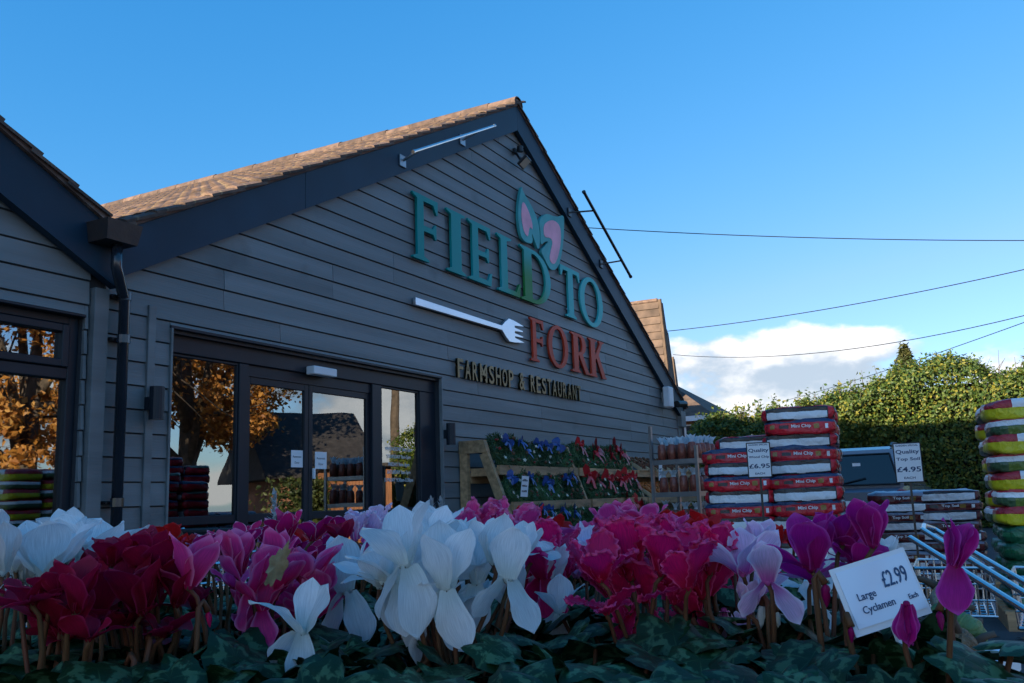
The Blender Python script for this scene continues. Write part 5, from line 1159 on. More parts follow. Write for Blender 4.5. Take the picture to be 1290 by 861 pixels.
def cyc_leaf(n, l, b):
    uv = n.new('ShaderNodeUVMap'); ln = n.new('ShaderNodeVectorMath'); ln.operation = 'LENGTH'; l.new(uv.outputs[0], ln.inputs[0])
    nz = n.new('ShaderNodeTexNoise'); nz.inputs['Scale'].default_value = 4.5; nz.inputs['Detail'].default_value = 4; oi = n.new('ShaderNodeObjectInfo'); ad = n.new('ShaderNodeVectorMath'); ad.operation = 'ADD'; l.new(uv.outputs[0], ad.inputs[0]); l.new(oi.outputs['Location'], ad.inputs[1]); l.new(ad.outputs[0], nz.inputs['Vector'])
    sb = n.new('ShaderNodeMath'); sb.operation = 'SUBTRACT'; l.new(ln.outputs['Value'], sb.inputs[0]); sb.inputs[1].default_value = .58; ab = n.new('ShaderNodeMath'); ab.operation = 'ABSOLUTE'; l.new(sb.outputs[0], ab.inputs[0])
    mm = n.new('ShaderNodeMath'); mm.operation = 'MULTIPLY_ADD'; l.new(nz.outputs['Fac'], mm.inputs[0]); mm.inputs[1].default_value = 1.1; mm.inputs[2].default_value = -.42
    df = n.new('ShaderNodeMath'); df.operation = 'SUBTRACT'; l.new(mm.outputs[0], df.inputs[0]); l.new(ab.outputs[0], df.inputs[1])
    mr = n.new('ShaderNodeMapRange'); mr.interpolation_type = 'SMOOTHSTEP'; l.new(df.outputs[0], mr.inputs[0]); mr.inputs[1].default_value = -.06; mr.inputs[2].default_value = .10
    # radiating veins
    s = n.new('ShaderNodeSeparateXYZ'); l.new(uv.outputs[0], s.inputs[0]); at2 = n.new('ShaderNodeMath'); at2.operation = 'ARCTAN2'; l.new(s.outputs[0], at2.inputs[0]); l.new(s.outputs[1], at2.inputs[1]); ml = n.new('ShaderNodeMath'); ml.operation = 'MULTIPLY'; l.new(at2.outputs[0], ml.inputs[0]); ml.inputs[1].default_value = 4.5; co = n.new('ShaderNodeMath'); co.operation = 'COSINE'; l.new(ml.outputs[0], co.inputs[0])
    vn = n.new('ShaderNodeMapRange'); l.new(co.outputs[0], vn.inputs[0]); vn.inputs[1].default_value = .965; vn.inputs[2].default_value = 1.0; vn.inputs[4].default_value = .55
    x1 = n.new('ShaderNodeMix'); x1.data_type = 'RGBA'; l.new(mr.outputs[0], x1.inputs[0]); x1.inputs[6].default_value = (.007, .034, .010, 1); x1.inputs[7].default_value = (.060, .135, .062, 1)
    x2 = n.new('ShaderNodeMix'); x2.data_type = 'RGBA'; l.new(vn.outputs[0], x2.inputs[0]); l.new(x1.outputs[2], x2.inputs[6]); x2.inputs[7].default_value = (.06, .13, .05, 1)
    hs = n.new('ShaderNodeHueSaturation'); r_ = n.new('ShaderNodeMapRange'); l.new(oi.outputs['Random'], r_.inputs[0]); r_.inputs[3].default_value = .65; r_.inputs[4].default_value = 1.35; l.new(r_.outputs[0], hs.inputs['Value']); l.new(x2.outputs[2], hs.inputs['Color'])
    bp = n.new('ShaderNodeBump'); bp.inputs['Strength'].default_value = .3; bp.inputs['Distance'].default_value = .002; l.new(nz.outputs['Fac'], bp.inputs['Height']); l.new(bp.outputs[0], b.inputs['Normal'])
    return hs.outputs[0]
uv_mat('cyclamen_leaf', cyc_leaf, .5, .06, .25)
def grid_mesh(name, f, nu, nv, m, uvf):
    """surface f(u in -1..1, v in 0..1)"""
    tv_ = [math.sin(math.pi/2*j/nv) if name == 'petal' else j/nv for j in range(nv+1)]; vs = [f(-1+2*i/nu, tv_[j]) for j in range(nv+1) for i in range(nu+1)]; fs = [(j*(nu+1)+i, j*(nu+1)+i+1, (j+1)*(nu+1)+i+1, (j+1)*(nu+1)+i) for j in range(nv) for i in range(nu)]
    me = bpy.data.meshes.new(name); me.from_pydata(vs, [], fs); me.materials.append(MATS[m]); uvl = me.uv_layers.new(name='UVMap'); k = [uvf(-1+2*(i % (nu+1))/nu, tv_[i//(nu+1)]) for i in range(len(vs))]
    for lp in me.loops: uvl.data[lp.index].uv = k[lp.vertex_index]
    me.polygons.foreach_set('use_smooth', [True]*len(me.polygons)); me.update(); return me
def petal(seed, frill):
    q = random.Random(seed); W_ = q.uniform(.35, .42); tw = q.uniform(-.5, .9); cup = q.uniform(.05, .28); back = q.uniform(.05, .32); ph = q.uniform(0, 6); tipn = q.uniform(-.01, .05); skew = q.uniform(-.08, .08)
    def f(u, v):
        # obovate outline: narrow claw, broad above the middle, round tip
        hw = W_*(.40+.60*min(1, v/.58)**1.1*(1-.04*max(0, v-.58)))*max(0, 1-max(0, (v-.50)/.50)**3.0)**.55
        x = u*hw; y = cup*(u*u)*hw*1.3-.04*math.sin(3*v+ph)*u; z = v*(1+tipn*(1-abs(u)))-.05*abs(u)**3*v
        y -= back*v*v
        y += .018*math.sin(7*v+2*u+ph)+.05*max(0, abs(u)-.3)*math.sin(11*v+3*u+ph)*min(1, v*2)
        if frill:
            am = .055*max(0, abs(u)-.35)*min(1, v*2)+.05*max(0, v-.72); y += am*math.sin(v*34+u*9+ph)*1.2+am*.6*math.sin(v*61+ph); x += .03*u*math.sin(v*40+ph*2)*min(1, v*1.5); z += .035*max(0, v-.55)*math.sin(u*15+ph)*2
        x += skew*v*v
        a = tw*v*.8; return (x*math.cos(a)-y*math.sin(a), x*math.sin(a)+y*math.cos(a), z)
    return grid_mesh('petal', f, 14 if frill else 10, 26 if frill else 16, 'petal_white', lambda u, v: (u, v))
PET = {False: [petal(s, False) for s in range(9)], True: [petal(40+s, True) for s in range(7)]}
cu_ = MB(); cu_.lathe([(.03, -.085), (.075, -.06), (.10, 0), (.085, .07), (.05, .10)], 10); CUP = cu_.mesh('flower', 'petal_white', smooth=True); CUP.materials[0] = MATS['petal_white']
cx_ = MB()
for k in range(5):
    a = 6.283*k/5; cx_.add([(.05*math.cos(a-.5), .05*math.sin(a-.5), -.09), (.05*math.cos(a+.5), .05*math.sin(a+.5), -.09), (.125*math.cos(a), .125*math.sin(a), .0)], [(0, 1, 2)])
CALYX = cx_.mesh('calyx', 'calyx')
def leafm(seed):
    q = random.Random(seed); wob = [q.uniform(-.07, .07) for _ in range(5)]; dome = q.uniform(.10, .3); fold = q.uniform(-.05, .16); ph = q.uniform(0, 6)
    nr_, na = 6, 26; vs = [(0, 0, 0)]; uv = [(0, 0)]
    for r in range(1, nr_+1):
        for k in range(na):
            a = 2*math.pi*k/na; f = r/nr_; notch = math.exp(-((a-math.pi)/.34)**2)
            rad = (1-.10*math.cos(a)*-1-.62*notch*f) * (1+.08*math.cos(2*a)+wob[0]*math.sin(3*a)+wob[1]*math.cos(5*a)) + .025*math.cos(13*a)*f
            rad *= f; x = rad*math.sin(a); y = rad*math.cos(a); z = -dome*f*f+.05*f*math.sin(5*a+ph)*f+fold*abs(x)*.8+.03*math.sin(9*a+ph)*f**3
            vs.append((x, y, z)); uv.append((math.sin(a)*f, math.cos(a)*f))
    fs = [(0, 1+k, 1+(k+1) % na) for k in range(na)] + [(1+(r-1)*na+k, 1+r*na+k, 1+r*na+(k+1) % na, 1+(r-1)*na+(k+1) % na) for r in range(1, nr_) for k in range(na)]
    me = bpy.data.meshes.new('leaf'); me.from_pydata(vs, [], fs); me.materials.append(MATS['cyclamen_leaf']); u = me.uv_layers.new(name='UVMap')
    for lp in me.loops: u.data[lp.index].uv = uv[lp.vertex_index]
    me.polygons.foreach_set('use_smooth', [True]*len(me.polygons)); return me
LEAF = [leafm(s) for s in range(7)]
bd = MB(); n = 10; prof = [(.02, 0), (.13, .08), (.20, .25), (.19, .5), (.13, .78), (.03, 1.0)]; vs = []
for i, (r, z) in enumerate(prof):
    for k in range(n): a = 6.283*k/n+z*1.8; q = r*(1+.16*(1 if k % 2 else -1)); vs.append((q*math.cos(a), q*math.sin(a), -z))
bd.add(vs, [(i*n+k, i*n+(k+1) % n, (i+1)*n+(k+1) % n, (i+1)*n+k) for i in range(len(prof)-1) for k in range(n)]); BUD = bd.mesh('bud', 'petal_white', smooth=True, recalc=True)
pt = MB(); pt.lathe([(.042, 0), (.056, .095), (.062, .096), (.062, .112), (.055, .112), (.054, .098)], 18); POT = pt.mesh('pot', 'pot', smooth=False)
sl = MB(); sl.lathe([(.053, .085), (.053, .0985), (.02, .102)], 14); SOIL = sl.mesh('soil', 'compost')
BZ = .735                                              # top of the bench
def down(px, py, d): return at(px, py, d)
def add_flower(t, base, nose, h, colour, style, rq, lean, frill):
    """one flower: stem, receptacle, five petals"""
    inv = Matrix.Translation(t.location).inverted()
    Lp = h
    c = MB(); b0 = base; mid1 = b0.lerp(nose, .45)+Vector((rq.uniform(-.006, .006), rq.uniform(-.006, .006), .01)); tip = nose+Vector((0, 0, .004))
    off = Vector((rq.uniform(-1, 1), rq.uniform(-1, 1), 0)).normalized()*.006
    c.tube([b0, mid1, nose.lerp(b0, .18)+off, nose.lerp(b0, .05)+off*.7, nose-Vector((0, 0, Lp*.06))], [.0020, .0018, .0017, .0016, .0016], 7)
    s = c.build('stem', 'stem', None, smooth=True, recalc=False); s.parent = t; s.matrix_parent_inverse = inv
    fl = bpy.data.objects.new('flower', CUP); COL.objects.link(fl); fl.parent = t; fl.location = nose-t.location; fl.scale = (Lp, Lp, Lp); setmat(fl, colour)
    # lean as a tilt in the picture plane (degrees, + right) plus a little random
    ax = Vector((FW.x, FW.y, 0)).normalized(); fl.rotation_mode = 'QUATERNION'
    q0 = Matrix.Rotation(R(-lean), 3, ax).inverted().to_quaternion() if False else Matrix.Rotation(R(lean), 3, ax).to_quaternion()
    fl.rotation_quaternion = q0 @ Euler((rq.gauss(0, .06), rq.gauss(0, .06), 0)).to_quaternion()
    cl_ = link('calyx', CALYX, fl)
    if style == 'droop': tl = [172, 168, 174, 166, 170]
    elif style == 'tight': tl = [3, 6, 4, 9, 150]
    elif style == 'up': tl = [rq.uniform(5, 24) for _ in range(5)]
    elif style == 'open': tl = [rq.uniform(16, 50) for _ in range(5)]
    elif style == 'wide': tl = [rq.uniform(35, 88) for _ in range(5)]
    elif style == 'flop': tl = [rq.uniform(6, 30), rq.uniform(8, 34), rq.uniform(125, 160), rq.uniform(10, 40), rq.uniform(135, 165)]
    elif style == 'half': tl = [rq.uniform(6, 28), rq.uniform(6, 28), rq.uniform(60, 100), rq.uniform(8, 34), rq.uniform(10, 40)]
    a0 = rq.uniform(0, 72)
    for k in range(5):
        az = R(a0+72*k+rq.uniform(-9, 9))
        p = bpy.data.objects.new('petal', PET[frill][rq.randrange(len(PET[frill]))]); COL.objects.link(p); p.parent = fl; setmat(p, colour)
        Rm = Matrix.Rotation(az, 4, 'Z') @ Matrix.Translation((0, -.07, 0)) @ Matrix.Rotation(R(tl[k]), 4, 'X') @ Matrix.Rotation(rq.uniform(-.35, .35), 4, 'Z')
        sc = rq.uniform(.90, 1.08); wd_ = rq.uniform(.80, 1.0) if style != 'droop' else .8
        p.matrix_local = Rm @ Matrix.Diagonal((sc*wd_, sc*wd_, sc, 1))
def plant(label, px, d, colour, flowers, buds=(), nleaf=15, frill=False, seed=0, leafz=-.110, lsz=.0235, name='cyclamen_plant', pz=None):
    rq = random.Random(seed*13+5); c0 = at(px, 620, d); loc = Vector((c0.x, c0.y, BZ))
    t = thing(name, label, 'flower', loc, 0); inv = Matrix.Translation(loc).inverted()
    link('pot', POT, t); link('soil', SOIL, t); crown = loc+Vector((0, 0, .10))
    for f in flowers:
        nx, ny, h, style = f[:4]; dd = f[5] if len(f) > 5 else d+rq.uniform(-.04, .04); lean = f[4] if len(f) > 4 else rq.uniform(-8, 8); col_ = f[6] if len(f) > 6 else colour
        nose = at(nx, ny, dd); depth = (nose-CAM).dot(FW); Lp = h*depth/FPX*1.02
        base = crown+Vector((rq.uniform(-.02, .02), rq.uniform(-.02, .02), 0)); off = Vector((nose.x-base.x, nose.y-base.y, 0))
        if off.length > .07: base = base+off*(1-.07/off.length)*.75
        add_flower(t, base, nose, Lp, col_, style, rq, lean, frill if len(f) <= 7 else f[7])
        for _ in range(rq.choice((1, 1, 2)) if len(flowers) > 2 else 0):      # younger blooms tucked in behind
            n2 = at(nx+rq.uniform(-30, 30), ny+rq.uniform(-14, 38), dd+rq.uniform(.03, .09)); b2 = base+Vector((rq.uniform(-.012, .012), rq.uniform(-.012, .012), 0))
            add_flower(t, b2, n2, Lp*rq.uniform(.62, .85), col_, rq.choice(('open', 'half', 'up', 'wide')), rq, rq.uniform(-14, 14), frill)
    for (bx, by, bh, *rest) in buds:
        pp = at(bx, by, d+rq.uniform(-.03, .02)); Lb = bh*((pp-CAM).dot(FW))/FPX; b = link('bud', BUD, t); b.location = pp-loc; b.scale = (Lb*.9, Lb*.9, Lb); b.rotation_euler = (rq.uniform(-.25, .25), rq.uniform(-.25, .25), rq.uniform(0, 6)); setmat(b, rest[0] if rest else colour)
        base = crown+Vector((pp.x-crown.x, pp.y-crown.y, 0))*.6; c = MB(); side = Vector((rq.uniform(-1, 1), rq.uniform(-1, 1), 0)).normalized()*.008
        c.tube([base, pp.lerp(base, .3)+side, pp+side*.9+Vector((0, 0, .003)), pp+side*.5+Vector((0, 0, .007)), pp+Vector((0, 0, .0))], [.0022, .002, .002, .002, .0026], 6); s = c.build('stem', 'stem', None, smooth=True, recalc=False); s.parent = t; s.matrix_parent_inverse = inv
    nleaf = int(nleaf*1.9)
    for k in range(nleaf):
        a = 6.283*k/nleaf*2.4+rq.uniform(-.3, .3); rr = rq.uniform(.035, .105); z = CAM.z+leafz+rq.uniform(-.028, .018)-.25*max(0, rr-.06)
        p = loc+Vector((rr*math.cos(a), rr*math.sin(a), z-BZ)); o = link('leaf', LEAF[rq.randrange(len(LEAF))], t); sc = lsz*rq.uniform(.75, 1.2)
        tilt = R(rq.uniform(2, 58)); outw = Vector((math.cos(a), math.sin(a), 0)); nrm = (Vector((0, 0, 1))*math.cos(tilt)+outw*math.sin(tilt)).normalized(); y = (outw-nrm*outw.dot(nrm)).normalized(); x = y.cross(nrm)
        M = Matrix((x, y, nrm)).transposed().to_4x4() @ Matrix.Rotation(rq.uniform(-.5, .5), 4, 'Z'); M.translation = p-loc; o.matrix_local = M @ Matrix.Diagonal((sc, sc, sc, 1))
        c = MB(); e = p-y*sc*.02; c.tube([crown+Vector((rq.uniform(-.02, .02), rq.uniform(-.02, .02), 0)), crown.lerp(e, .6)+Vector((0, 0, .004)), e-Vector((0, 0, .001))], [.0022, .002, .0016], 5); s = c.build('leaf_stalk', 'stem', None, smooth=True, recalc=False); s.parent = t; s.matrix_parent_inverse = inv
    return t
plant('white cyclamen at the left edge of the display', -12, .80, 'petal_white', [(2, 722, 66, 'up', -4), (-25, 700, 60, 'open'), (-8, 770, 40, 'half')], seed=1)
plant('large white cyclamen behind the dark crimson flowers', 85, .84, 'petal_white', [(58, 726, 82, 'open', -6), (104, 718, 80, 'open', 8), (84, 706, 62, 'up')], seed=2)
plant('dark crimson cyclamen low at the left front', 82, .70, 'petal_crimson', [(58, 778, 62, 'open', -10), (96, 768, 66, 'half', 6), (112, 806, 46, 'wide', 0), (80, 796, 56, 'half'), (40, 760, 48, 'wide', -8), (122, 776, 70, 'open', 4), (72, 752, 44, 'open')], buds=[(186, 812, 14), (160, 838, 18)], seed=3)
plant('dense crimson cyclamen left of the upright pink bloom', 188, .74, 'petal_crimson', [(178, 772, 70, 'half', 0), (150, 746, 62, 'half', -5), (206, 800, 52, 'wide', 5), (222, 762, 56, 'half', 6), (166, 716, 52, 'open'), (198, 724, 56, 'open'), (185, 708, 46, 'open'), (212, 738, 50, 'wide'), (160, 786, 46, 'wide'), (140, 712, 40, 'open')], seed=4)
plant('bright red cyclamen behind the crimson ones by the trolleys', 225, 1.22, 'petal_red', [(208, 692, 34, 'open'), (252, 696, 30, 'open'), (192, 694, 26, 'up'), (228, 698, 24, 'up')], seed=5)
plant('upright single pink cyclamen on a long bare stem', 258, .70, 'petal_pink', [(238, 738, 66, 'half', 8)], buds=[(262, 770, 20)], seed=6)
plant('pink cyclamen with paler rims left of the slim white blooms', 325, .78, 'petal_pink', [(300, 724, 56, 'up', -6), (316, 748, 54, 'flop', -5), (352, 742, 62, 'open', 0), (386, 738, 62, 'open', 6), (345, 712, 46, 'half'), (330, 770, 50, 'flop'), (398, 765, 55, 'half'), (368, 780, 50, 'flop')], buds=[(338, 802, 52), (374, 806, 30), (352, 790, 22)], seed=7)
plant('magenta cyclamen with white rims in the back row', 350, 1.12, 'petal_two', [(310, 688, 34, 'open'), (360, 682, 40, 'up', 4), (394, 680, 34, 'open'), (332, 682, 26, 'open'), (425, 678, 30, 'open')], seed=8)
plant('slender white cyclamen low before the pink blooms', 385, .66, 'petal_white', [(380, 797, 66, 'flop', 4)], seed=9, nleaf=12)
plant('narrow white cyclamen left of the big white cluster', 440, .78, 'petal_white', [(437, 745, 70, 'flop', -2)], seed=10, nleaf=14)
plant('pale pink frilled cyclamen standing high in the back row', 462, 1.18, 'petal_pale', [(464, 676, 44, 'open', 4), (448, 680, 34, 'up')], frill=True, seed=11)
plant('dark pink cyclamen peeping left of the pale frilled one', 418, 1.05, 'petal_crimson', [(430, 684, 30, 'open'), (470, 724, 24, 'wide', 0, 1.0, 'petal_red')], seed=12)
plant('big white cyclamen cluster on brown stems at the centre', 560, .68, 'petal_white', [(510, 712, 78, 'flop', -6, .64), (505, 735, 66, 'flop', -10, .66), (538, 700, 66, 'open', 4, .70), (562, 742, 80, 'flop', 0, .64), (575, 710, 60, 'up', 0, .72), (622, 708, 60, 'half', 4, .68), (640, 730, 66, 'flop', 6, .66), (600, 735, 60, 'flop', 0, .70), (545, 770, 60, 'flop', -4, .66), (486, 728, 48, 'half', -10, .72), (528, 728, 62, 'half', -4, .70), (590, 690, 44, 'open', 4, .74), (655, 706, 48, 'half', 10, .72), (545, 690, 56, 'up', 4, .73), (522, 760, 50, 'flop', -6, .69)], seed=13, nleaf=20)
plant('bright pink frilled cyclamen behind the big white cluster', 620, .98, 'petal_pink', [(590, 682, 54, 'open', -4), (622, 676, 50, 'open', 0), (652, 678, 50, 'open', 5), (606, 690, 50, 'up')], frill=True, seed=14)
plant('red cyclamen just right of the frilled pink back row', 680, 1.2, 'petal_red', [(670, 676, 40, 'up', 0), (700, 680, 32, 'open', 0), (690, 668, 18, 'open', 0, 1.2, 'petal_white')], seed=15)
plant('hot pink frilled cyclamen between the two white ones', 684, .84, 'petal_hot', [(684, 730, 58, 'flop', 0), (700, 700, 50, 'open', 6), (692, 762, 48, 'flop', 4), (660, 740, 46, 'half', -8)], frill=True, seed=16)
plant('white cyclamen right of centre beside hot pink frills', 708, .82, 'petal_white', [(692, 740, 56, 'up', 0), (704, 772, 46, 'flop', 0), (726, 725, 54, 'open', 4, .95, 'petal_blush'), (745, 700, 46, 'open', 8, .98, 'petal_blush'), (668, 790, 40, 'half', -6)], seed=17)
plant('large hot pink frilled cyclamen right of centre', 795, .73, 'petal_hot', [(756, 730, 62, 'open', -6), (795, 726, 82, 'open', 0), (834, 722, 68, 'open', 6), (764, 772, 48, 'wide', -10), (812, 756, 60, 'flop', 4), (851, 706, 58, 'open', 4, .85), (778, 700, 50, 'up', 0, .82), (826, 690, 46, 'open', 0, .90)], buds=[(802, 790, 24), (819, 788, 24)], frill=True, seed=18)
plant('mid pink cyclamen topping the back row before the trays', 795, 1.08, 'petal_pink', [(774, 668, 40, 'open', -2), (815, 664, 34, 'open', 3), (735, 690, 36, 'open'), (795, 675, 36, 'up'), (848, 672, 30, 'open')], seed=19)
plant('red cyclamen pair in the back row before the chip bags', 870, 1.2, 'petal_red', [(846, 676, 36, 'open', 0), (890, 680, 38, 'open', 0), (868, 680, 26, 'up')], seed=20)
plant('crimson pink ruffled cyclamen right of the large hot pink one', 888, .71, 'petal_hot', [(886, 750, 78, 'open', 0), (906, 712, 52, 'open', 4, .8), (868, 740, 60, 'half', -8), (895, 720, 66, 'up', 2), (878, 770, 40, 'flop', -8)], buds=[(879, 793, 34), (868, 822, 22)], frill=True, seed=21)
plant('pale pink striped cyclamen beside the purple blooms', 952, .71, 'petal_pale', [(936, 722, 62, 'open', -4), (968, 734, 56, 'flop', 4), (955, 700, 44, 'up', 0, .8), (912, 770, 40, 'droop', 0, .75)], buds=[(960, 762, 30, 'petal_white'), (978, 770, 22, 'petal_white')], seed=22)
plant('red cyclamen tucked behind the pale striped blooms', 990, 1.12, 'petal_red', [(976, 694, 36, 'open', 0), (1000, 690, 26, 'up', 0), (1035, 690, 26, 'open', 0)], seed=23)
plant('small white cyclamen behind the purple petals', 1040, .92, 'petal_white', [(1014, 740, 30, 'wide', 0), (1095, 706, 34, 'wide', 0, 1.0), (1122, 700, 26, 'open', 0, 1.05), (1040, 730, 34, 'half'), (1030, 765, 36, 'flop', 0, .85)], seed=24)
plant('purple cyclamen with broad petals above the price card', 1055, .66, 'petal_purple', [(1022, 716, 70, 'half', -4), (1062, 684, 48, 'open', 0, .72), (1100, 687, 58, 'up', -3, .70), (1078, 712, 40, 'wide', 10, .72)], buds=[(1040, 736, 30), (1072, 778, 26)], seed=25, nleaf=16)
plant('purple cyclamen leaning out past the price card', 1165, .62, 'petal_purple', [(1201, 714, 62, 'tight', 22, .60), (1142, 762, 46, 'droop', 0, .60)], buds=[(1183, 770, 24), (1072, 790, 20)], seed=26, nleaf=18, lsz=.027)
# foliage plants along the front edge and between the rows
for i, (px, d, c_) in enumerate(((30, .62, 'crimson'), (140, .60, 'crimson'), (260, .60, 'pink'), (330, .63, 'pink'), (440, .60, 'white'), (600, .58, 'white'), (720, .62, 'white'), (830, .60, 'hot pink'), (950, .58, 'pale pink'), (1060, .58, 'purple'), (1130, .58, 'purple'))):
    plant('leafy cyclamen at the front edge, %s from the left' % ordn[i], px, d, 'petal_pink', [], buds=[], nleaf=24, seed=60+i, leafz=-.120, lsz=.0235)
for i, (px, d, c_) in enumerate(((150, 1.0, 'petal_crimson'), (530, .92, 'petal_white'), (560, 1.25, 'petal_two'), (740, 1.25, 'petal_two'), (930, 1.05, 'petal_hot'), (40, 1.05, 'petal_white'), (290, .95, 'petal_two'), (385, 1.3, 'petal_red'), (490, 1.35, 'petal_pink'), (640, 1.3, 'petal_crimson'))):
    rq = random.Random(i+300); plant('%s cyclamen in the back rows, %s from the left' % ({'petal_crimson': 'crimson', 'petal_white': 'white', 'petal_two': 'rimmed magenta', 'petal_hot': 'hot pink', 'petal_red': 'red', 'petal_pink': 'pink'}[c_], ordn[sorted((150, 530, 560, 740, 930, 40, 290, 385, 490, 640)).index(px)]), px, d, c_, [(px+rq.uniform(-35, 35), rq.uniform(690, 712), 36/d, 'open') for _ in range(3)], seed=80+i, nleaf=14)
# bench below the pots
FH = Vector((FW.x, FW.y, 0)).normalized(); RH = Vector((FH.y, -FH.x, 0)); ba = math.atan2(RH.y, RH.x)
bench = thing('display_bench', 'slatted wooden bench carrying the cyclamen pots', 'bench', (CAM.x+FH.x*.95+RH.x*-.25, CAM.y+FH.y*.95+RH.y*-.25, 0), ba)
for i in range(9): c = MB(); y = -.50+i*.125; c.box(-.85, .70, y-.055, y+.055, BZ-.022, BZ-.0005); c.build('slat', 'wood_dark', bench)
for x in (-.8, .66):
    for y in (-.48, .48): c = MB(); c.box(x-.03, x+.03, y-.03, y+.03, 0, BZ-.06); c.build('leg', 'wood_dark', bench)
    c = MB(); c.box(x-.025, x+.025, -.52, .52, BZ-.0595, BZ-.0225); c.build('bearer', 'wood_dark', bench)
# price card
mat('card', (0.74, 0.82, 0.92), 0.22, 0.02, 3, coat=0.6)
mat('card_ink', (0.02, 0.07, 0.16), 0.5, 0.05, 3)
def card_pt(px, py, depth): d = ray(px, py); return CAM + d*(depth/FPX)
ca_, cb_, cc_, cd_ = [card_pt(x, y, z) for x, y, z in ((1041, 728, .575), (1133, 699, .585), (1171, 757, .575), (1096, 793, .565))]
e1 = (cb_-ca_); e2 = (cd_-ca_); e2 = e2-e1.normalized()*e2.dot(e1.normalized())*1.0; w = e1.length; h = e2.length
mid_ = (ca_+cb_+cc_+cd_)/4; M = frame(mid_, e1, -e2)
pc = thing('price_card', 'white Large Cyclamen price card in a clear sleeve among the leaves', 'card', tuple(mid_)); pc.rotation_euler = M.to_euler()
w = ((cb_-ca_).length+(cc_-cd_).length)/2; h = ((cd_-ca_).length+(cc_-cb_).length)/2
shear = ((ca_-cd_)+(cb_-cc_)).dot(e1.normalized())/2/h
sh = Matrix.Identity(4)
c = MB(); c.box(-w/2, w/2, -h/2, h/2, -.0008, 0); cdo = c.build('card_face', 'card', pc)
c = MB(); c.box(-w/2-.003, w/2+.002, -h/2-.004, h/2+.003, -.0016, -.0009); c.build('sleeve', 'white_plastic', pc)
for tx, x, y, ww, hh in (('Large', -.22, -.02, .26, .17), ('Cyclamen', -.12, -.25, .46, .17), ('£2.99', .24, .16, .36, .28), ('Each', .38, -.24, .13, .09)):
    link('lettering', text_mesh(tx, 'card_ink', .0003, w=w*ww, h=h*hh, bold=.008), cdo, Matrix.Translation((w*x, h*y, .0004)))
st_ = MB(); q = Vector((0, -h/2, -.002)); st_.tube([(0, -h*.2, -.003), (0, -h/2-.16, -.02)], .002, 6); st_.build('pick', 'white_plastic', pc)
# dry oak leaf caught among the pink blooms
mat('dry_leaf', (0.26, 0.15, 0.06), 0.8, 0.3, 3, bump=.4, col2=(0.40, 0.27, 0.13))
n = 30; ol = MB(); vs = [(0, 0, 0)]
for k in range(n):
    a = 6.283*k/n; rr = .62+.10*math.cos(9*a)+.06*math.sin(4*a+1); vs.append((rr*math.sin(a)*.55, rr*math.cos(a)*1.35, .16*math.sin(2*a+.5)+.08*math.cos(5*a)))
ol.add(vs, [(0, 1+k, 1+(k+1) % n) for k in range(n)])
for px, py, d, s, rz, lb in ((350, 712, .72, .019, .4, 'curled tan oak leaf caught on the pink cyclamen petals'),):
    o = ol.build('dry_leaf', 'dry_leaf', smooth=True, recalc=False); p = at(px, py, d); o.location = p; o.scale = (s, s, s); o.rotation_euler = (R(70), rz, R(-55)); tag(o, lb, 'leaf')
# frosted grey sprigs standing among the back rows
mat('frosted', (0.32, 0.36, 0.38), 0.6, 0.2, 30)
for k, (px, py, hpx, d) in enumerate(((345, 668, 46, 1.45), (544, 660, 30, 1.45), (556, 660, 30, 1.5))):
    p = at(px, py, d); hh = hpx*d/FPX; c = MB(); rq = random.Random(k)
    c.tube([(p.x, p.y, BZ), (p.x, p.y, p.z), (p.x+.004, p.y, p.z+hh)], [.003, .003, .001], 6)
    for j in range(26):
        z = p.z+hh*j/26; a = j*2.4; r = .010*(1-(j/26)**2)+.003; u = Vector((math.cos(a)*r, math.sin(a)*r, .008)); b = Vector((p.x, p.y, z)); s = Vector((-u.y, u.x, 0)).normalized()*.0035; c.add([b-s, b+s, b+u], [(0, 1, 2)])
    o = c.build('frosted_sprig', 'frosted'); tag(o, ('curved frosted grey sprig behind the pink blooms', 'left of the two thin frosted sprigs behind white petals', 'right of the two thin frosted sprigs behind white petals')[k], 'sprig')
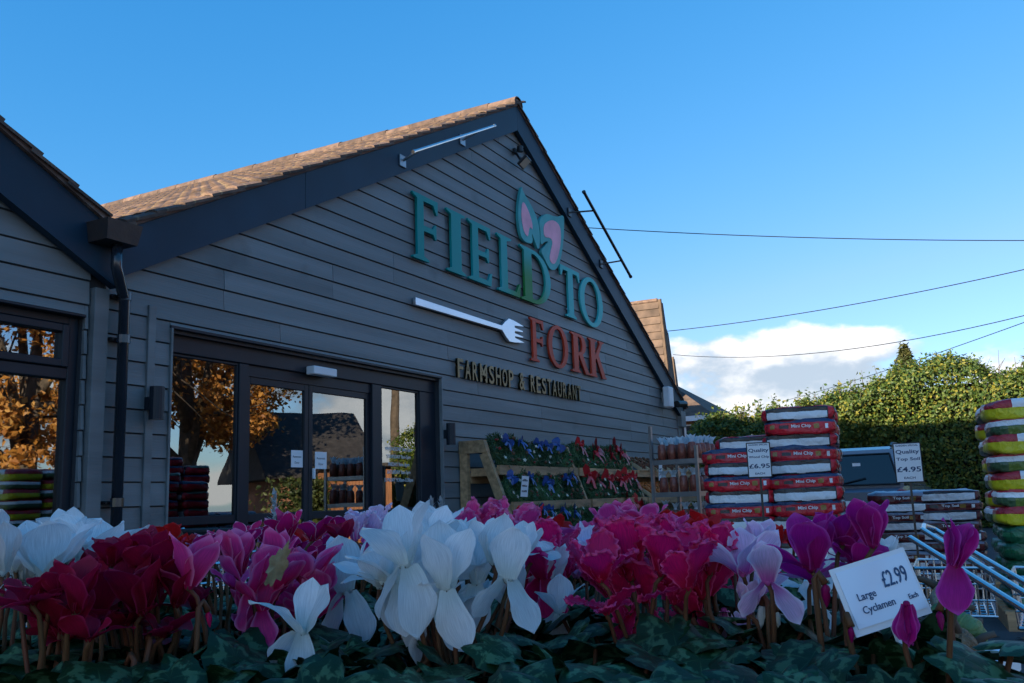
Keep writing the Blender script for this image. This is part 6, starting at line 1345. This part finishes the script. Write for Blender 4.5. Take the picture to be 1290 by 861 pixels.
# ------------------------------------------------------------------ gourds and tub at the right end of the display
mat('gourd_tan', (0.17, 0.09, 0.04), 0.7, 0.35, 90, bump=1.0, bscale=190, rand=.3, col2=(.40, .27, .15))
mat('gourd_green', (0.05, 0.11, 0.03), 0.5, 0.3, 60, stretch=(2, 2, .3), bump=.5, bscale=150, col2=(.22, .32, .10))
mat('gourd_cream', (0.24, 0.15, 0.08), 0.6, 0.25, 70, bump=.9, bscale=170, col2=(.55, .48, .36))
mat('gourd_rust', (0.12, 0.05, 0.02), 0.65, 0.3, 80, bump=.9, bscale=180, col2=(.36, .15, .06))
def gourd(px, py, d, r, m, label, sq=.8, ribs=9, top=True, seed=0):
    r *= .52
    p = at(px, py, d); t = thing('gourd', label, 'gourd', p); c = MB(); n, mrow = 26, 12; vs = []; rq = random.Random(seed)
    for i in range(mrow+1):
        th_ = math.pi*i/mrow
        for k in range(n):
            a = 6.283*k/n; rr = r*math.sin(th_)*(1+.07*math.cos(ribs*a))+.0001; z = -r*sq*math.cos(th_); q = 1+.10*mnoise.noise(Vector((math.cos(a)*2+seed, math.sin(a)*2, z/r*2))); vs.append((rr*q*math.cos(a), rr*q*math.sin(a), z))
    c.add(vs, [(i*n+k, i*n+(k+1) % n, (i+1)*n+(k+1) % n, (i+1)*n+k) for i in range(mrow) for k in range(n)]); c.build('skin', m, t, smooth=True)
    c = MB(); c.tube([(0, 0, r*sq*.9), (.005, 0, r*sq+.010), (.012, .003, r*sq+.016)], [.005, .0035, .003], 7); c.build('stalk', 'bark', t, smooth=True); t.rotation_euler = (rq.uniform(-.9, .9), rq.uniform(-.9, .9), rq.uniform(0, 6))
for i, g_ in enumerate(((1195, 752, 1.04, .036, 'gourd_cream', 'cream gourd beside the trolley basket'), (1192, 782, 1.0, .032, 'gourd_green', 'small green gourd under the cream one'), (1217, 797, 1.0, .036, 'gourd_green', 'striped green gourd beside the white tub'), (1203, 812, .95, .036, 'gourd_tan', 'warty tan gourd below the green gourds'), (1180, 808, .93, .034, 'gourd_tan', 'warty tan gourd behind the purple cyclamen leaves'), (1222, 826, .98, .03, 'gourd_tan', 'tan gourd next to the white tub rim'), (1196, 845, .90, .036, 'gourd_rust', 'rust gourd low at the bottom edge'), (1172, 850, .86, .034, 'gourd_cream', 'cream gourd low among the leaves'), (1150, 842, .84, .034, 'gourd_tan', 'tan gourd half hidden by leaves at the bottom'))):
    gourd(*g_, ribs=(9, 12, 7)[i % 3], seed=i)
cp = at(1190, 830, 1.02); zt_ = .80
crate = thing('gourd_crate', 'wooden crate heaped with gourds at the right end of the bench', 'crate', (cp.x+.03, cp.y+.02, 0), ba)
for sx in (-1, 1):
    for z in (.08, .25, .42, .59): c = MB(); c.box(sx*.17-.008, sx*.17+.008, -.22, .26, z, z+.11); c.build('slat', 'wood', crate)
for sy in (-.23, .27):
    for z in (.08, .25, .42, .59): c = MB(); c.box(-.178, .178, sy-.008, sy+.008, z, z+.11); c.build('slat', 'wood', crate)
for sx in (-.15, .15):
    for sy in (-.20, .24): c = MB(); c.box(sx-.018, sx+.018, sy-.018, sy+.018, 0, .72); c.build('corner_post', 'wood', crate)
rq = random.Random(77)
for k in range(16):
    gg = Vector((rq.uniform(-.12, .12), rq.uniform(-.17, .2), rq.uniform(.60, .74))); q = Matrix.Rotation(ba, 3, 'Z') @ gg; pw = Vector((crate.location.x, crate.location.y, 0))+q
    c = MB(); c.lathe([(.003, -.035), (.028, -.024), (.040, 0), (.030, .024), (.003, .034)], 12); o = c.build('gourd', ('gourd_tan', 'gourd_cream', 'gourd_rust')[k % 3], smooth=True); o.location = pw; o.rotation_euler = (rq.uniform(0, 3), rq.uniform(0, 3), 0); tag(o, 'small mottled gourd buried in the crate heap under the others', 'gourd', 'gourds filling the crate')
c = MB(); c.box(-.16, .16, -.21, .25, .56, .575); c.build('base_board', 'wood', crate)
tp = at(1236, 826, 1.25); t = thing('plastic_tub', 'white lidded plastic tub on the ground past the gourds', 'tub', (tp.x, tp.y, 0)); zz = at(1236, 822, 1.25).z
c = MB(); c.lathe([(.034, 0), (.037, .02), (.037, zz-.02), (.036, zz-.018)], 20); c.build('tub_body', 'white_plastic', t, smooth=False); c = MB(); c.lathe([(.040, zz-.0175), (.041, zz-.004), (.037, zz), (.01, zz+.001)], 20); c.build('lid', 'paper', t)
